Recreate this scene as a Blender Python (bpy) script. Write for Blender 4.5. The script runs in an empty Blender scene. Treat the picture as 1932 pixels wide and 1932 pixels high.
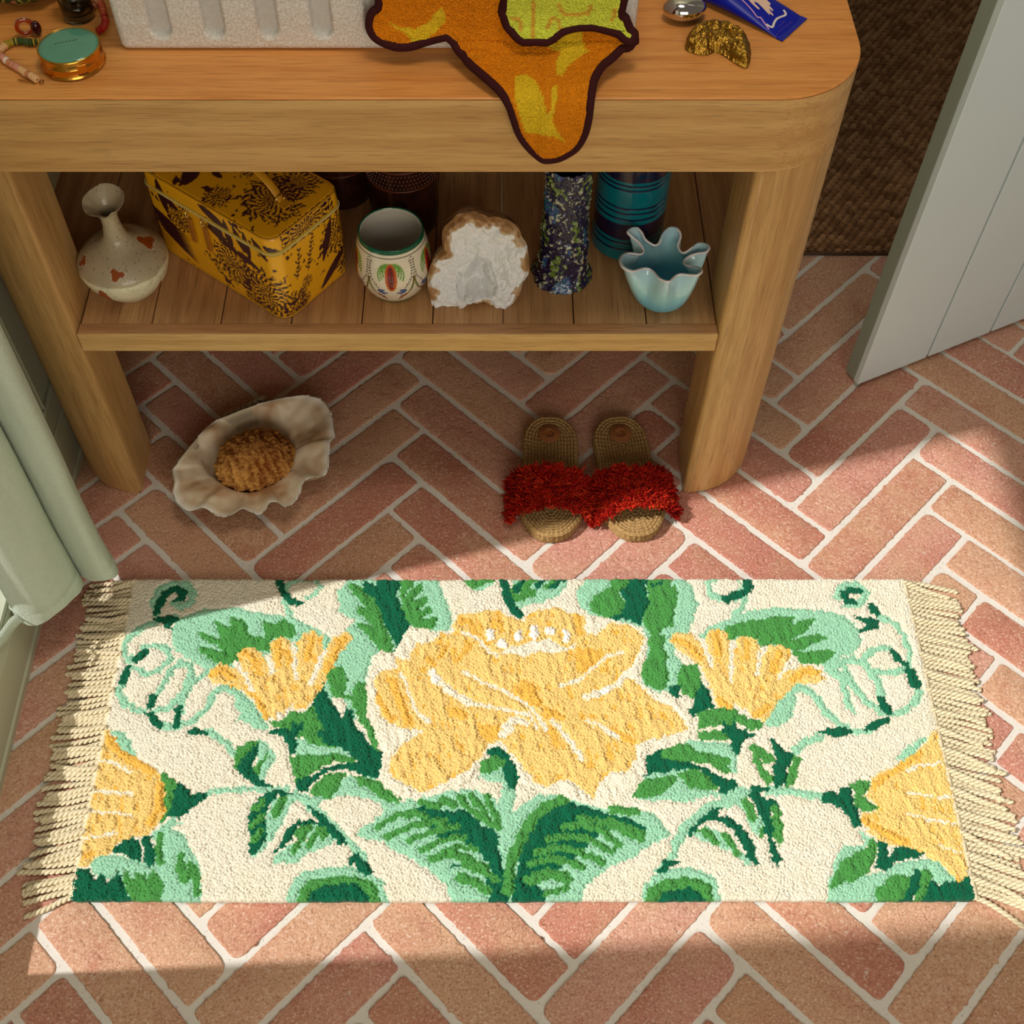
import bpy, bmesh, math, random
import numpy as np
from mathutils import Vector, Matrix, noise as mnoise
random.seed(7); np.random.seed(7)
SC = bpy.context.scene
COL = SC.collection
R = math.radians

# ---------------------------------------------------------------- camera
cd = bpy.data.cameras.new('camera'); cam = bpy.data.objects.new('camera', cd); COL.objects.link(cam)
cam.location = (0, 0, 1.5); cam.rotation_euler = (R(34.5), 0, 0)
cd.sensor_width = 36; cd.lens = 36 * 2248 / 1932; cd.shift_x = 36 / 1932; cd.clip_start = .02
SC.camera = cam
# ---------------------------------------------------------------- world, sun, exposure
w = bpy.data.worlds.new('world'); SC.world = w; w.use_nodes = True
bg = w.node_tree.nodes['Background']; bg.inputs[0].default_value = (1.0, .885, .73, 1); bg.inputs[1].default_value = .13
sd = bpy.data.lights.new('sun', 'SUN'); sun = bpy.data.objects.new('sun', sd); COL.objects.link(sun)
sd.energy = 3.8; sd.color = (1, .975, .945); sd.angle = R(1.1)
AZ, EL = R(15), R(48)
sun.rotation_euler = Vector((math.cos(EL) * math.cos(AZ), math.cos(EL) * math.sin(AZ), -math.sin(EL))).to_track_quat('-Z', 'Y').to_euler()
sun.location = (-3, .5, 3)
# fill light added behind the camera to brighten the table front and door
ad = bpy.data.lights.new('front_fill', 'AREA'); al = bpy.data.objects.new('front_fill', ad); COL.objects.link(al)
ad.shape = 'RECTANGLE'; ad.size = 1.8; ad.size_y = 1.5; ad.energy = 34; ad.color = (1, .91, .77)
al.location = (.5, -1.9, 1.75); al.rotation_euler = (Vector((0, 1.2, .9)) - al.location).to_track_quat('-Z', 'Y').to_euler()
# unseen fill added overhead to brighten the tabletop
pd = bpy.data.lights.new('overhead_fill', 'AREA'); pl = bpy.data.objects.new('overhead_fill', pd); COL.objects.link(pl)
pd.shape = 'DISK'; pd.size = .55; pd.energy = 9.5; pd.color = (1, .90, .74)
pl.location = (.15, .95, 2.5)
vs = SC.view_settings
SC.display_settings.display_device = 'sRGB'
vs.view_transform = 'Standard'; vs.look = 'None'; vs.exposure = 0.0; vs.gamma = 1; vs.use_curve_mapping = False
SC.cycles.use_denoising = True
SC.cycles.max_bounces = 6; SC.cycles.diffuse_bounces = 3; SC.cycles.glossy_bounces = 3
SC.cycles.transmission_bounces = 6; SC.cycles.caustics_reflective = False; SC.cycles.caustics_refractive = False
SC.cycles.use_adaptive_sampling = True; SC.cycles.adaptive_threshold = .02

# ---------------------------------------------------------------- helpers
def srgb(r, g, b):
    f = lambda c: (c / 255 / 12.92) if c <= 10 else ((c / 255 + .055) / 1.055) ** 2.4
    return (f(r), f(g), f(b), 1)

class NT:
    """small node-tree writer"""
    def __init__(s, name, rough=.5, spec=.5, **kw):
        s.m = bpy.data.materials.new(name); s.m.use_nodes = True
        s.t = s.m.node_tree; s.b = s.t.nodes['Principled BSDF']
        s.b.inputs['Roughness'].default_value = rough
        s.b.inputs['Specular IOR Level'].default_value = spec
        for k, v in kw.items(): s.b.inputs[k.replace('_', ' ')].default_value = v
    def n(s, typ, ins=None, **at):
        x = s.t.nodes.new(typ)
        for k, v in at.items(): setattr(x, k, v)
        for k, v in (ins or {}).items(): s.put(x.inputs[k], v)
        return x
    def put(s, sock, v):
        if isinstance(v, bpy.types.NodeSocket): s.t.links.new(v, sock)
        else: sock.default_value = v
    def coord(s, scale=(1, 1, 1), kind='Object', rot=(0, 0, 0), loc=(0, 0, 0)):
        tc = s.n('ShaderNodeTexCoord')
        return s.n('ShaderNodeMapping', {0: tc.outputs[kind], 'Scale': scale, 'Rotation': rot, 'Location': loc}).outputs[0]
    def noise(s, vec, scale, detail=3, rough=.5, dist=0):
        return s.n('ShaderNodeTexNoise', {'Vector': vec, 'Scale': scale, 'Detail': detail, 'Roughness': rough, 'Distortion': dist}).outputs[0]
    def voro(s, vec, scale, feature='F1', rnd=1, out='Distance'):
        return s.n('ShaderNodeTexVoronoi', {'Vector': vec, 'Scale': scale, 'Randomness': rnd}, feature=feature).outputs[out]
    def ramp(s, fac, stops, interp='LINEAR'):
        r = s.n('ShaderNodeValToRGB', {0: fac}); e = r.color_ramp.elements; r.color_ramp.interpolation = interp
        while len(e) < len(stops): e.new(.5)
        for k, (p, c) in enumerate(stops):
            e[k].position = p; e[k].color = c if not isinstance(c, (int, float)) else (c, c, c, 1)
        return r.outputs[0]
    def mix(s, fac, a, b, mode='MIX'):
        x = s.n('ShaderNodeMix', data_type='RGBA', blend_type=mode)
        s.put(x.inputs[0], fac); s.put(x.inputs[6], a); s.put(x.inputs[7], b); return x.outputs[2]
    def math(s, op, a, b=0.0, c=None):
        x = s.n('ShaderNodeMath', operation=op); s.put(x.inputs[0], a); s.put(x.inputs[1], b)
        if c is not None: s.put(x.inputs[2], c)
        return x.outputs[0]
    def bump(s, h, strength=.5, dist=.002, normal=None):
        x = s.n('ShaderNodeBump', {'Height': h, 'Strength': strength, 'Distance': dist})
        if normal is not None: s.put(x.inputs['Normal'], normal)
        return x.outputs[0]
    def out(s, col=None, rough=None, normal=None):
        if col is not None: s.put(s.b.inputs['Base Color'], col)
        if rough is not None: s.put(s.b.inputs['Roughness'], rough)
        if normal is not None: s.put(s.b.inputs['Normal'], normal)
        return s.m

def plain(name, rgb, rough=.5, metal=0, **kw):
    n = NT(name, rough, Metallic=metal, **kw); return n.out(srgb(*rgb))

def mesh_from(name, verts, faces, mat=None, parent=None, smooth=True, col=None, loc=None):
    me = bpy.data.meshes.new(name); me.from_pydata([tuple(map(float, v)) for v in verts], [], [tuple(map(int, f)) for f in faces]) if not isinstance(verts, np.ndarray) or not isinstance(faces, np.ndarray) else fast_fill(me, verts, faces)
    if col is not None:
        a = me.color_attributes.new('Col', 'FLOAT_COLOR', 'POINT')
        c = np.ones((len(verts), 4), np.float32); c[:, :3] = col; a.data.foreach_set('color', c.ravel())
    if smooth: me.polygons.foreach_set('use_smooth', [True] * len(me.polygons))
    me.update()
    if mat: me.materials.append(mat)
    o = bpy.data.objects.new(name, me); COL.objects.link(o)
    if parent is not None: o.parent = parent
    if loc is not None: o.location = loc
    return o
def fast_fill(me, V, F):
    k = F.shape[1]
    me.vertices.add(len(V)); me.vertices.foreach_set('co', V.astype(np.float32).ravel())
    me.loops.add(F.size); me.loops.foreach_set('vertex_index', F.astype(np.int32).ravel())
    me.polygons.add(len(F)); me.polygons.foreach_set('loop_start', np.arange(0, F.size, k, dtype=np.int32))
    me.polygons.foreach_set('loop_total', np.full(len(F), k, np.int32)); me.update(calc_edges=True); me.validate()
def bm_obj(name, bm, mat=None, parent=None, smooth=False, loc=None, bevel=0, seg=2):
    me = bpy.data.meshes.new(name); bmesh.ops.recalc_face_normals(bm, faces=bm.faces); bm.to_mesh(me); bm.free()
    if smooth: me.polygons.foreach_set('use_smooth', [True] * len(me.polygons))
    if mat: me.materials.append(mat)
    o = bpy.data.objects.new(name, me); COL.objects.link(o)
    if parent is not None: o.parent = parent
    if loc is not None: o.location = loc
    if bevel:
        md = o.modifiers.new('bevel', 'BEVEL'); md.width = bevel; md.segments = seg; md.limit_method = 'ANGLE'; md.angle_limit = R(35)
        me.polygons.foreach_set('use_smooth', [True] * len(me.polygons)); md.harden_normals = True
    return o
def thing(name, label, cat, loc=(0, 0, 0), rotz=0, group=None):
    o = bpy.data.objects.new(name, None); COL.objects.link(o); o.location = loc; o.rotation_euler = (0, 0, rotz)
    o.empty_display_size = .05; o['label'] = label; o['category'] = cat
    if group: o['group'] = group
    return o
def tag(o, label, cat, group=None):
    o['label'] = label; o['category'] = cat
    if group: o['group'] = group
    return o
def struct(o):
    o['kind'] = 'structure'; return o
def sub(p, q): return tuple(a - b for a, b in zip(p, q))
def bx(bm, x0, x1, y0, y1, z0, z1):
    v = [bm.verts.new((x, y, z)) for x in (x0, x1) for y in (y0, y1) for z in (z0, z1)]
    for f in ((0, 1, 3, 2), (4, 6, 7, 5), (0, 4, 5, 1), (2, 3, 7, 6), (0, 2, 6, 4), (1, 5, 7, 3)): bm.faces.new([v[i] for i in f])
def prism(bm, pts, z0, z1):
    a = [bm.verts.new((x, y, z0)) for x, y in pts]; b = [bm.verts.new((x, y, z1)) for x, y in pts]; n = len(pts)
    bm.faces.new(a[::-1]); bm.faces.new(b)
    for i in range(n): bm.faces.new((a[i], a[(i + 1) % n], b[(i + 1) % n], b[i]))
def lathe(prof, n=64, wob=None):
    """prof: list of (r, z); returns verts, faces arrays"""
    V = []; m = len(prof)
    for i, (r, z) in enumerate(prof):
        for k in range(n):
            a = 2 * math.pi * k / n; rr, zz = (r, z) if wob is None else wob(r, z, a, i)
            V.append((rr * math.cos(a), rr * math.sin(a), zz))
    F = [(i * n + k, i * n + (k + 1) % n, (i + 1) * n + (k + 1) % n, (i + 1) * n + k) for i in range(m - 1) for k in range(n)]
    return V, F
def smooth_prof(pts, sub_=6):
    P = [Vector(p) for p in pts]; P = [P[0]] + P + [P[-1]]; out = []
    for i in range(1, len(P) - 2):
        for k in range(sub_):
            t = k / sub_; a, b, c, d = P[i - 1], P[i], P[i + 1], P[i + 2]
            out.append(tuple(.5 * ((2 * b) + (c - a) * t + (2 * a - 5 * b + 4 * c - d) * t * t + (3 * b - a - 3 * c + d) * t ** 3)))
    out.append(tuple(P[-2])); return out
def closed_spline(pts, sub_=6):
    P = [Vector(p) for p in pts]; n = len(P); out = []
    for i in range(n):
        a, b, c, d = P[i - 1], P[i], P[(i + 1) % n], P[(i + 2) % n]
        for k in range(sub_):
            t = k / sub_
            out.append(tuple(.5 * ((2 * b) + (c - a) * t + (2 * a - 5 * b + 4 * c - d) * t * t + (3 * b - a - 3 * c + d) * t ** 3)))
    return out
def tube(path, rad, n=8, closed=False, V=None, F=None, flat=1.0, upv=None):
    """sweeps a circle along path, appends to V, F"""
    V = [] if V is None else V; F = [] if F is None else F
    P = [Vector(p) for p in path]; m = len(P); base = len(V); prev = None
    for i, p in enumerate(P):
        t = (P[(i + 1) % m] - P[i - 1]) if closed else (P[min(i + 1, m - 1)] - P[max(i - 1, 0)])
        t.normalize()
        u = Vector(upv) if upv is not None else (prev if prev is not None else (Vector((0, 0, 1)) if abs(t.z) < .9 else Vector((1, 0, 0))))
        s = t.cross(u);
        if s.length < 1e-6: s = t.orthogonal()
        s.normalize(); u2 = s.cross(t).normalized(); prev = u2
        r = rad[i] if isinstance(rad, (list, tuple)) else rad
        for k in range(n):
            a = 2 * math.pi * k / n; q = p + s * (r * math.cos(a)) + u2 * (r * flat * math.sin(a)); V.append(tuple(q))
    for i in range(m if closed else m - 1):
        for k in range(n):
            a = base + i * n + k; b = base + i * n + (k + 1) % n; j = base + ((i + 1) % m) * n
            F.append((a, b, j + (k + 1) % n, j + k))
    if not closed:
        F.append(tuple(base + k for k in range(n))[::-1]); F.append(tuple(base + (m - 1) * n + k for k in range(n)))
    return V, F
def inpoly(X, Y, pts):
    ins = np.zeros(X.shape, bool); n = len(pts)
    for i in range(n):
        x1, y1 = pts[i]; x2, y2 = pts[(i + 1) % n]
        if y1 == y2: continue
        c = ((y1 > Y) != (y2 > Y)) & (X < (x2 - x1) * (Y - y1) / (y2 - y1) + x1); ins ^= c
    return ins
def instroke(X, Y, pts, w):
    d = np.full(X.shape, 1e9)
    for (x1, y1), (x2, y2) in zip(pts[:-1], pts[1:]):
        dx, dy = x2 - x1, y2 - y1; L = dx * dx + dy * dy + 1e-9
        t = np.clip(((X - x1) * dx + (Y - y1) * dy) / L, 0, 1)
        d = np.minimum(d, np.hypot(X - x1 - t * dx, Y - y1 - t * dy))
    return d < w / 2
def vnoise(X, Y, s, seed=0):
    """cheap value noise on arrays"""
    x = X / s; y = Y / s; xi = np.floor(x).astype(int); yi = np.floor(y).astype(int); fx = x - xi; fy = y - yi
    fx = fx * fx * (3 - 2 * fx); fy = fy * fy * (3 - 2 * fy)
    def h(a, b):
        n = (a * 374761393 + b * 668265263 + seed * 144665) & 0x7fffffff
        n = ((n ^ (n >> 13)) * 1274126177) & 0x7fffffff; return ((n ^ (n >> 16)) & 0xffff) / 65535.
    return (h(xi, yi) * (1 - fx) + h(xi + 1, yi) * fx) * (1 - fy) + (h(xi, yi + 1) * (1 - fx) + h(xi + 1, yi + 1) * fx) * fy
def grid_faces(nx, ny):
    i = np.arange(nx - 1); j = np.arange(ny - 1); I, J = np.meshgrid(i, j); a = (J * nx + I).ravel()
    return np.stack([a, a + 1, a + nx + 1, a + nx], 1)
# ---------------------------------------------------------------- measured outlines, metres
CLAM_RIM = [(-0.4873, 1.0768, 0.052), (-0.4795, 1.0521, 0.052), (-0.4799, 1.0359, 0.052), (-0.4707, 1.0159, 0.052), (-0.4558, 1.003, 0.052), (-0.4441, 1.001, 0.052), (-0.4316, 1.004, 0.052), (-0.4213, 1.0001, 0.052), (-0.4089, 0.9922, 0.052), (-0.3957, 0.9898, 0.052), (-0.3833, 0.9942, 0.052), (-0.3712, 1.001, 0.052), (-0.3578, 0.9971, 0.052), (-0.3461, 0.9942, 0.052), (-0.337, 1.0001, 0.052), (-0.3301, 1.0109, 0.052), (-0.3188, 1.0119, 0.052), (-0.3069, 1.007, 0.052), (-0.2948, 1.0159, 0.052), (-0.2877, 1.0279, 0.052), (-0.2843, 1.044, 0.052), (-0.2769, 1.0531, 0.052), (-0.2643, 1.0603, 0.052), (-0.2545, 1.0623, 0.052), (-0.249, 1.0768, 0.052), (-0.2488, 1.106, 0.052), (-0.2486, 1.125, 0.052), (-0.2428, 1.1336, 0.052), (-0.2465, 1.153, 0.052), (-0.2499, 1.1748, 0.052), (-0.2583, 1.1947, 0.052), (-0.2699, 1.2104, 0.052), (-0.2842, 1.216, 0.052), (-0.2966, 1.2194, 0.052), (-0.3118, 1.2149, 0.052), (-0.3303, 1.2092, 0.052), (-0.3522, 1.2036, 0.052), (-0.3689, 1.1981, 0.052), (-0.3853, 1.1914, 0.052), (-0.4014, 1.1825, 0.052), (-0.4176, 1.1748, 0.052), (-0.4337, 1.1671, 0.052), (-0.4511, 1.1443, 0.052), (-0.4643, 1.1187, 0.052), (-0.4777, 1.0955, 0.052), (-0.4825, 1.083, 0.052)]
CLAM_BASIN = [(-0.4512, 1.107, 0.034), (-0.444, 1.1283, 0.034), (-0.4303, 1.1412, 0.034), (-0.4146, 1.152, 0.034), (-0.4033, 1.1717, 0.034), (-0.3908, 1.1828, 0.034), (-0.3704, 1.1861, 0.034), (-0.3439, 1.1805, 0.034), (-0.3275, 1.1717, 0.034), (-0.315, 1.1499, 0.034), (-0.3085, 1.1176, 0.034), (-0.3093, 1.0901, 0.034), (-0.3236, 1.0652, 0.034), (-0.3468, 1.0488, 0.034), (-0.3708, 1.0407, 0.034), (-0.3966, 1.0488, 0.034), (-0.4204, 1.0652, 0.034), (-0.439, 1.0797, 0.034)]
SPONGE = (-0.3651, 1.0963, 0.045)
GEODE = [(-0.079, 1.1111, 0.3514), (-0.0821, 1.1148, 0.3661), (-0.0851, 1.1188, 0.3821), (-0.0853, 1.1219, 0.3948), (-0.0819, 1.1255, 0.4089), (-0.0773, 1.1282, 0.4197), (-0.0699, 1.1309, 0.4304), (-0.0628, 1.1318, 0.4342), (-0.0646, 1.1343, 0.4441), (-0.0634, 1.1388, 0.462), (-0.0549, 1.1413, 0.4723), (-0.0464, 1.1437, 0.4819), (-0.0299, 1.1448, 0.4862), (-0.0163, 1.1443, 0.484), (-0.004, 1.1432, 0.4797), (0.007, 1.143, 0.4789), (0.0208, 1.1417, 0.4738), (0.0319, 1.1395, 0.465), (0.0376, 1.1361, 0.4516), (0.0441, 1.1331, 0.4395), (0.0467, 1.1266, 0.4135), (0.0463, 1.1239, 0.4026), (0.0387, 1.1204, 0.3885), (0.036, 1.1172, 0.3757), (0.0276, 1.1131, 0.3596), (0.0176, 1.1105, 0.349), (0.0001, 1.1117, 0.3539), (-0.0187, 1.1129, 0.3588), (-0.0331, 1.1127, 0.358), (-0.0449, 1.1107, 0.3498), (-0.0651, 1.1113, 0.3523)]
GEODE_CAV = [(-0.0452, 1.1243, 0.4042), (-0.0383, 1.1227, 0.3979), (-0.0209, 1.1297, 0.4258), (-0.0041, 1.1282, 0.4197), (0.0016, 1.1227, 0.3979), (0.0073, 1.1188, 0.3821), (-0.0013, 1.1156, 0.3693), (-0.0287, 1.1152, 0.3677), (-0.046, 1.1152, 0.3677), (-0.0485, 1.1196, 0.3853)]
GLASS_RIM = [(0.2161, 1.0792, 0.438), (0.2086, 1.0879, 0.438), (0.2046, 1.1024, 0.438), (0.199, 1.1112, 0.438), (0.1906, 1.1098, 0.438), (0.1795, 1.0995, 0.438), (0.172, 1.0954, 0.438), (0.163, 1.101, 0.438), (0.1606, 1.1157, 0.438), (0.1658, 1.129, 0.438), (0.1757, 1.1365, 0.438), (0.1886, 1.1403, 0.438), (0.1944, 1.1486, 0.438), (0.1899, 1.1592, 0.438), (0.1798, 1.1661, 0.438), (0.1743, 1.1715, 0.438), (0.1795, 1.1784, 0.438), (0.1871, 1.1804, 0.438), (0.1932, 1.1761, 0.438), (0.1979, 1.1669, 0.438), (0.2091, 1.1615, 0.438), (0.2158, 1.1653, 0.438), (0.2216, 1.1776, 0.438), (0.2312, 1.1851, 0.438), (0.2415, 1.1807, 0.438), (0.2437, 1.1715, 0.438), (0.2398, 1.1607, 0.438), (0.243, 1.1501, 0.438), (0.248, 1.147, 0.438), (0.2569, 1.1516, 0.438), (0.2657, 1.1554, 0.438), (0.2747, 1.1501, 0.438), (0.2771, 1.1425, 0.438), (0.2723, 1.1373, 0.438), (0.262, 1.1395, 0.438), (0.2514, 1.138, 0.438), (0.2449, 1.1305, 0.438), (0.2467, 1.1216, 0.438), (0.2544, 1.1142, 0.438), (0.262, 1.1068, 0.438), (0.2627, 1.098, 0.438), (0.2563, 1.0915, 0.438), (0.2474, 1.0951, 0.438), (0.2385, 1.0995, 0.438), (0.2321, 1.098, 0.438), (0.2262, 1.0893, 0.438), (0.2214, 1.0807, 0.438)]
TOWEL_PROF = [(1.2, 0.8725), (1.15, 0.8725), (1.1435, 0.87), (1.1395, 0.864), (1.139, 0.85), (1.139, 0.775), (1.1375, 0.755), (1.132, 0.738), (1.12, 0.7285), (1.1, 0.7245), (1.08, 0.7235), (1.068, 0.7222), (1.06, 0.717), (1.0565, 0.708), (1.055, 0.69), (1.0545, 0.6)]
TOWEL = [(-0.1177, 0.1467), (-0.1262, 0.1588), (-0.13, 0.1708), (-0.1279, 0.1821), (-0.1188, 0.1914), (-0.1034, 0.1974), (-0.086, 0.1967), (-0.0706, 0.1914), (-0.0531, 0.1858), (-0.0464, 0.1867), (-0.0388, 0.1989), (-0.032, 0.2115), (-0.0203, 0.2293), (-0.003, 0.2494), (0.0102, 0.2635), (0.0179, 0.2748), (0.0228, 0.2893), (0.0279, 0.305), (0.0359, 0.3191), (0.046, 0.331), (0.056, 0.3363), (0.0679, 0.3363), (0.0794, 0.3298), (0.0906, 0.3191), (0.0973, 0.3027), (0.1001, 0.285), (0.1011, 0.2692), (0.1052, 0.252), (0.1136, 0.2351), (0.1257, 0.2215), (0.1398, 0.2065), (0.1474, 0.197), (0.1494, 0.1877), (0.1474, 0.1784), (0.1398, 0.1668), (0.1286, 0.1467), (0.146, 0.085), (0.143, 0.05), (0.12, 0.025), (0.06, 0.018), (0.0, 0.022), (-0.06, 0.018), (-0.105, 0.032), (-0.118, 0.06), (-0.128, 0.095)]
LAPEL = [(0.0109, 0.1467), (0.0118, 0.1588), (0.0151, 0.1688), (0.0219, 0.1793), (0.0296, 0.1858), (0.0393, 0.1892), (0.0509, 0.1886), (0.0623, 0.1849), (0.0717, 0.1784), (0.083, 0.1729), (0.0943, 0.1698), (0.1076, 0.1688), (0.1192, 0.1718), (0.1311, 0.1775), (0.1411, 0.184), (0.1464, 0.1821), (0.1475, 0.1766), (0.1429, 0.1688), (0.1371, 0.1568), (0.1324, 0.1467), (0.14, 0.085), (0.128, 0.066), (0.09, 0.06), (0.045, 0.066), (0.026, 0.085)]
TOWEL_Y = [[(-0.1134, 0.1658), (-0.0987, 0.1747), (-0.0816, 0.1766), (-0.0679, 0.1688), (-0.0578, 0.1549), (-0.0539, 0.1508), (-0.0494, 0.1568), (-0.0507, 0.1688), (-0.0606, 0.1803), (-0.0705, 0.1877), (-0.0822, 0.1933), (-0.086, 0.1923), (-0.0896, 0.184), (-0.1045, 0.1747)], [(0.0567, 0.1914), (0.0681, 0.1858), (0.0812, 0.1766), (0.0946, 0.1747), (0.0953, 0.1914), (0.0992, 0.2027), (0.1049, 0.209), (0.0912, 0.2165), (0.0794, 0.2265), (0.0732, 0.2438), (0.0675, 0.2409), (0.0661, 0.2215), (0.0722, 0.2046), (0.0587, 0.1989)], [(0.0237, 0.2409), (0.0351, 0.238), (0.0463, 0.252), (0.0538, 0.2692), (0.0569, 0.2786), (0.0581, 0.285), (0.0604, 0.2654), (0.0614, 0.2574), (0.0671, 0.2574), (0.0653, 0.273), (0.0619, 0.285), (0.0661, 0.2958), (0.0785, 0.312), (0.0646, 0.305), (0.0529, 0.3027), (0.0355, 0.3027), (0.0295, 0.2872), (0.0235, 0.2673)]]
LAPEL_L = [[(0.041, 0.1406), (0.0421, 0.1821)], [(0.0197, 0.1588), (0.0273, 0.1608), (0.0295, 0.1747)], [(0.0562, 0.1729), (0.0614, 0.1588), (0.0692, 0.1628), (0.0696, 0.1729)], [(0.0684, 0.1447), (0.0726, 0.1549), (0.086, 0.1568), (0.099, 0.1529), (0.1012, 0.1447)], [(0.1266, 0.1447), (0.124, 0.1588)]]
GOLD = [(0.2093, 1.1495, 0.722), (0.2131, 1.1665, 0.722), (0.2213, 1.18, 0.722), (0.2311, 1.1867, 0.722), (0.2452, 1.1897, 0.722), (0.2566, 1.1887, 0.722), (0.2671, 1.18, 0.722), (0.2749, 1.1685, 0.722), (0.2785, 1.1514, 0.722), (0.2775, 1.129, 0.722), (0.2713, 1.1153, 0.722), (0.2606, 1.1235, 0.722), (0.2488, 1.1383, 0.722), (0.2403, 1.143, 0.722), (0.2308, 1.1383, 0.722), (0.2197, 1.1402, 0.722)]
TUBE_OUT = [(0.3139, 1.1658, 0.719), (0.3468, 1.2071, 0.719)]
HAND = [(0.2757, 1.2252, 0.7285), (0.2789, 1.2196, 0.7285), (0.284, 1.2141, 0.7285), (0.2867, 1.2103, 0.7285), (0.2901, 1.2065, 0.7285), (0.2935, 1.2032, 0.7285), (0.2951, 1.2045, 0.7285), (0.2933, 1.207, 0.7285), (0.29, 1.2108, 0.7285), (0.2891, 1.2141, 0.7285), (0.2935, 1.213, 0.7285), (0.2979, 1.2076, 0.7285), (0.3023, 1.2021, 0.7285), (0.3052, 1.198, 0.7285), (0.3061, 1.1994, 0.7285), (0.3037, 1.2032, 0.7285), (0.3077, 1.1994, 0.7285), (0.3096, 1.1976, 0.7285), (0.3102, 1.1997, 0.7285), (0.307, 1.2043, 0.7285), (0.3055, 1.2076, 0.7285), (0.3103, 1.2048, 0.7285), (0.3108, 1.2065, 0.7285), (0.3063, 1.213, 0.7285), (0.3083, 1.2141, 0.7285), (0.3086, 1.2161, 0.7285), (0.3047, 1.2207, 0.7285), (0.3015, 1.2257, 0.7285)]
LINE1 = [(0.2655, 1.2235, 0.7285), (0.2711, 1.2185, 0.7285), (0.278, 1.2119, 0.7285), (0.2857, 1.2021, 0.7285), (0.2916, 1.1929, 0.7285), (0.2947, 1.1929, 0.7285), (0.2989, 1.1859, 0.7285), (0.3033, 1.1784, 0.7285)]
LINE2 = [(0.3232, 1.2108, 0.7285), (0.3252, 1.2065, 0.7285), (0.3241, 1.2032, 0.7285), (0.3184, 1.1989, 0.7285), (0.3134, 1.1945, 0.7285), (0.3099, 1.1881, 0.7285), (0.3076, 1.1822, 0.7285), (0.3047, 1.1822, 0.7285), (0.3007, 1.1849, 0.7285)]
TXT = [[(0.31, 1.17, 0.7285), (0.3133, 1.1753, 0.7285)], [(0.3134, 1.1763, 0.7285), (0.3321, 1.1967, 0.7285)], [(0.3151, 1.1838, 0.7285), (0.3229, 1.1945, 0.7285)]]
COMPACT = (-0.4506, 1.1229, 0.716)
BEADS1 = [(-0.4939, 1.1578, 0.72), (-0.5022, 1.1559, 0.72), (-0.5112, 1.1578, 0.72), (-0.5211, 1.1578, 0.72), (-0.5275, 1.153, 0.72), (-0.532, 1.1454, 0.72), (-0.5325, 1.1378, 0.72), (-0.5279, 1.1303, 0.72), (-0.5203, 1.1219, 0.72), (-0.5125, 1.1154, 0.72), (-0.5043, 1.1089, 0.72), (-0.4959, 1.1015, 0.72), (-0.4892, 1.097, 0.72), (-0.4822, 1.0906, 0.72)]
BEADS2 = [(-0.435, 1.1762, 0.72), (-0.4307, 1.1811, 0.72), (-0.4292, 1.189, 0.72), (-0.4297, 1.198, 0.72), (-0.4337, 1.21, 0.72), (-0.4377, 1.2221, 0.72), (-0.4429, 1.2344, 0.72), (-0.4489, 1.2467, 0.72), (-0.4569, 1.2572, 0.72)]
BEADS3 = [(-0.4502, 1.216, 0.72), (-0.4482, 1.2241, 0.72), (-0.4459, 1.2344, 0.72), (-0.452, 1.2509, 0.72)]
# ---------------------------------------------------------------- shared materials
def wood(name, base, dark, light, axis='X', scale=1.0, rough=.42):
    n = NT(name, rough, .4)
    st = {'X': (1.1, 16, 16), 'Y': (16, 1.1, 16), 'Z': (16, 16, 1.1)}[axis]
    v = n.coord(tuple(s * scale for s in st))
    big = n.noise(n.coord(tuple(s * scale * .28 for s in st)), 2.2, 3, .5, .6)
    fine = n.noise(v, 7, 5, .6, .35)
    ring = n.n('ShaderNodeTexWave', {'Vector': n.coord(tuple(s * scale * .25 for s in st)), 'Scale': 2.2, 'Distortion': 5, 'Detail': 3, 'Detail Scale': .8}, wave_type='BANDS', bands_direction={'X': 'Z', 'Y': 'X', 'Z': 'X'}[axis]).outputs[1]
    pores = n.noise(n.coord(tuple(s * scale * (9 if s > 2 else 3) for s in st)), 6, 2, .5)
    c = n.mix(n.ramp(big, [(.3, 0), (.7, 1)]), srgb(*base), srgb(*light))
    c = n.mix(n.math('MULTIPLY', n.ramp(ring, [(.45, 0), (.95, 1)]), .35), c, srgb(*dark))
    c = n.mix(n.math('MULTIPLY', n.ramp(fine, [(.42, 0), (.72, 1)]), .6), c, srgb(*dark))
    c = n.mix(n.math('MULTIPLY', n.ramp(pores, [(.56, 0), (.68, 1)]), .45), c, srgb(*[k * .62 for k in dark]))
    return n.out(c, n.math('ADD', n.math('MULTIPLY', fine, .2), rough - .1), n.bump(n.math('SUBTRACT', fine, pores), .22, .0007))
OAK_F = wood('oak_front', (210, 162, 98), (182, 130, 72), (222, 178, 114), 'X')
OAK_T = wood('oak_top', (224, 146, 72), (196, 114, 48), (236, 166, 92), 'X', .8, .38)
OAK_L = wood('oak_leg', (206, 160, 98), (172, 124, 68), (220, 178, 118), 'Z')
OAK_S = wood('oak_shelf', (196, 148, 98), (160, 112, 68), (208, 162, 112), 'Y', .8)
OAK_E = wood('oak_shelf_edge', (214, 170, 104), (184, 138, 76), (224, 184, 122), 'X', 1.4)
OAK_B = wood('oak_shelf_breadboard', (184, 134, 88), (146, 98, 60), (198, 150, 104), 'X', .9)

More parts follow.
